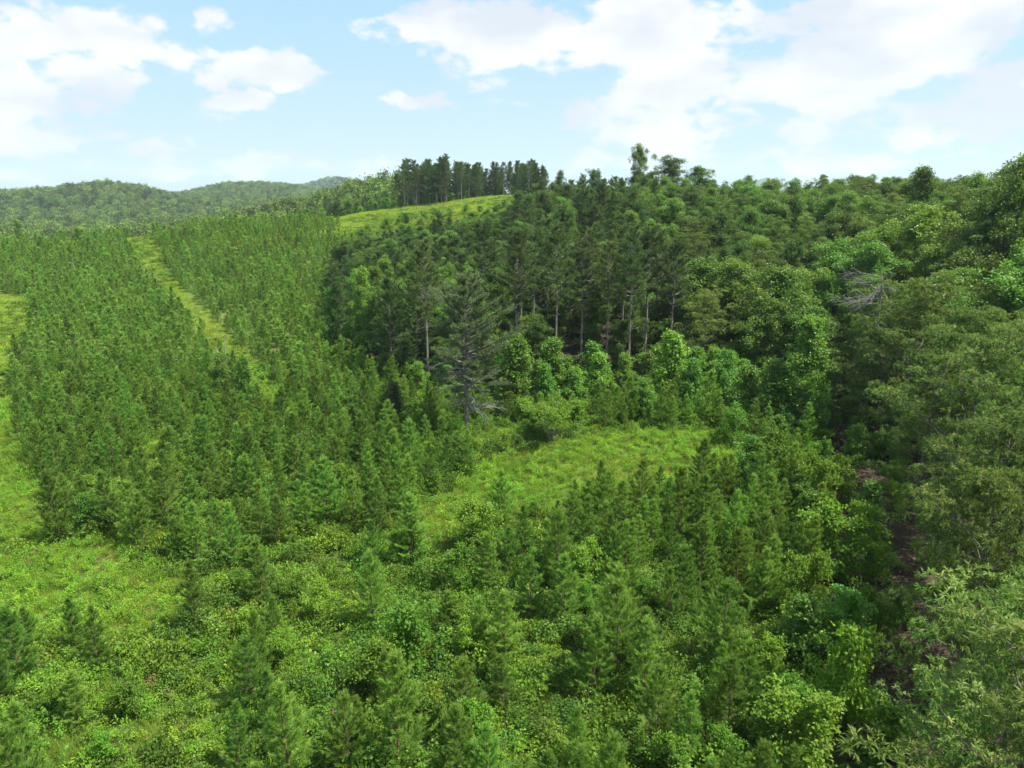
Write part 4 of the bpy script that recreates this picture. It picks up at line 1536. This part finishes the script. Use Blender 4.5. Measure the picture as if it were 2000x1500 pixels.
# brushwood on the leaf litter
BR = []
for q in range(3):
    w = Wood()
    r = np.random.default_rng(470 + q)
    for k in range(26):
        p0 = np.array((r.normal(0, 1.1), r.normal(0, 1.1), r.uniform(.03, .35)))
        a = r.uniform(0, 6.28)
        L_ = r.uniform(.5, 2.4)
        d = np.array((math.cos(a), math.sin(a), r.normal(0, .15)))
        w.tube([p0, p0 + d * L_ * .5 + Zv * r.normal(0, .08), p0 + d * L_], [.03, .022, .008], 3)
    BR.append(w.mesh('sticks', 'young_bark'))
cover('fallen_branches', BR, 10, 60, 15, 100, 2.6, 87, lambda x, y, px, py, d: in_poly(x, y, LITTER), .4, .8)

# a small house high on the far wooded hill
hx, hy, hz = on_ground(605, 392)
dd = ray(605, 392)
tt = np.arange(900, 2600, 4.0)
hh = height(dd[0] * tt, dd[1] * tt)
kk = np.argmax(CAMZ + dd[2] * tt <= hh + 6)
hx, hy = float(dd[0] * tt[kk]), float(dd[1] * tt[kk])
hz = float(height(hx, hy)) + 6.0
for nm, c, ro in (('house_wall', (.62, .60, .56), .8), ('house_roof', (.30, .31, .33), .6), ('window_glass', (.05, .06, .07), .15), ('house_door', (.16, .10, .07), .6)):
    m_ = bpy.data.materials.new(nm)
    m_.use_nodes = True
    p_ = m_.node_tree.nodes['Principled BSDF']
    p_.inputs['Base Color'].default_value = (*c, 1)
    p_.inputs['Roughness'].default_value = ro
    MATS[nm] = m_


def box(x0, x1, y0, y1, z0, z1):
    v = np.array([(x, y, z) for z in (z0, z1) for y in (y0, y1) for x in (x0, x1)], float)
    return v, np.array([(0, 2, 3, 1), (4, 5, 7, 6), (0, 1, 5, 4), (2, 6, 7, 3), (0, 4, 6, 2), (1, 3, 7, 5)])


ho = thing('house', 'tiny pale house with a grey roof high on the far wooded hill', 'house', (hx, hy, hz), .25)
v, f = box(-8, 8, -5, 5, -9, 6)
part('wall', make_mesh('wall', v, [f], ['house_wall']), ho)
v = np.array([(-8.6, -5.8, 5.7), (8.6, -5.8, 5.7), (8.6, 0, 9.4), (-8.6, 0, 9.4), (8.6, 5.8, 5.7), (-8.6, 5.8, 5.7), (-8.6, -5.8, 6.05), (8.6, -5.8, 6.05), (8.6, 0, 9.8), (-8.6, 0, 9.8), (8.6, 5.8, 6.05), (-8.6, 5.8, 6.05)], float)
f = np.array([(0, 3, 2, 1), (3, 5, 4, 2), (6, 7, 8, 9), (9, 8, 10, 11), (0, 1, 7, 6), (5, 11, 10, 4), (0, 6, 9, 3), (3, 9, 11, 5), (1, 2, 8, 7), (2, 4, 10, 8)])
part('roof', make_mesh('roof', v, [f], ['house_roof']), ho)
for wx in (-5.5, -2, 5):
    v, f = box(wx - .9, wx + .9, -5.08, -4.9, 2.2, 4.4)
    part('window', make_mesh('window', v, [f], ['window_glass']), ho)
v, f = box(1, 2.4, -5.08, -4.9, .2, 2.9)
part('door', make_mesh('door', v, [f], ['house_door']), ho)

# ---------------------------------------------------------------- what tells each plant apart: where it stands next to the landmarks
MARKS = [(t['px'], t['py'], t['mark']) for t in THINGS if t['mark']]
MARKS += [(180, 1150, 'the left grass clearing'), (1180, 890, 'the bright middle clearing'), (400, 610, 'the grass path'), (270, 470, 'the top end of the grass path'), (1680, 890, 'the brown leaf litter patch'),
          (1725, 1270, 'the dark gap at the lower right'), (950, 395, 'the grassy hilltop slope'), (20, 620, 'the bright grass strip on the left edge'), (60, 1440, 'the bottom left corner'), (600, 1440, 'the bottom edge left of the middle'),
          (1080, 1440, 'the bottom edge right of the middle'), (1400, 1180, 'the pine thicket below the clearing'), (420, 1010, 'the left side of the foreground'), (860, 340, 'the top of the hilltop stand'), (1430, 560, 'the darkest hollow of the wood'),
          (1880, 420, 'the upper right hillside'), (1620, 420, 'the skyline dip on the right'), (1960, 600, 'the middle of the right edge'), (880, 480, 'the lower end of the hilltop slope'), (1480, 345, 'the blue mountain gap'), (640, 1120, 'the open weeds left of the middle clearing')]
MXY = np.array([(m[0], m[1]) for m in MARKS])
hs = {}
for t in THINGS:
    o_ = t['o']
    hs.setdefault(t['noun'], []).append(o_.scale[2])
buckets = {}
lab_n = {}
for t in THINGS:
    lab_n[t['label']] = lab_n.get(t['label'], 0) + 1
for t in THINGS:
    if lab_n[t['label']] == 1 and t['label'] not in ('leafy sapling', 'leafy young tree'):
        continue
    d = MXY - np.array((t['px'], t['py']))
    q = (d ** 2).sum(1)
    j = int(np.argmin(q))
    dx, dy = -d[j]
    sec = ('right of' if dx > 0 else 'left of') if abs(dx) > abs(dy) * 1.2 else ('in front of' if dy > 0 else 'behind')
    buckets.setdefault((t['noun'], t['group'], j, sec), []).append((q[j], t))
ORD = ['nearest', 'second nearest', 'third nearest', 'fourth nearest', 'fifth nearest']
NAME = {'poplar': 'bright leafy poplar', 'young pine': 'young pine', 'sapling': 'leafy sapling', 'young tree': 'leafy young tree', 'oak': 'pale-tipped oak', 'hardwood': 'round green hardwood', 'pine': 'pine'}
GN_ = {'young trees under the hilltop stand': 'leafy bush under the hilltop pines', 'young trees below the grassy hill': 'leafy bush on the slope of the grassy hill', 'young trees along the forest foot': 'young tree at the forest foot',
       'tall pines of the grove': 'bare-trunked grove pine', 'dark pines of the hillside wood': 'dark hillside pine', 'pines of the hilltop stand': 'hilltop pine', 'pines of the lower stand': 'pine of the lower stand',
       'hardwoods of the lower stand': 'light green tree of the lower stand', 'hardwoods under the grove': 'shaded low hardwood', 'hardwoods among the hillside pines': 'light green hardwood among pines'}
for (noun, group, j, sec), lst in buckets.items():
    lst.sort(key=lambda e: e[0])
    med = np.percentile(hs[noun], (22, 78))
    base = GN_.get(group, NAME[noun])
    for k, (_, t) in enumerate(lst):
        szw = t['o'].scale[2]
        adj = 'tall ' if szw > med[1] else 'small ' if szw < med[0] else ''
        if k < len(ORD):
            w = ('%s%s, %s one %s %s' % (adj, base, ORD[k], sec, MARKS[j][2]))
        else:
            w = ('%s farther out %s %s' % (base, sec, MARKS[j][2]))
        ws = w.split()
        t['o']['label'] = ' '.join(ws[:16])
        t['label'] = t['o']['label']

print('THINGS', len(THINGS))
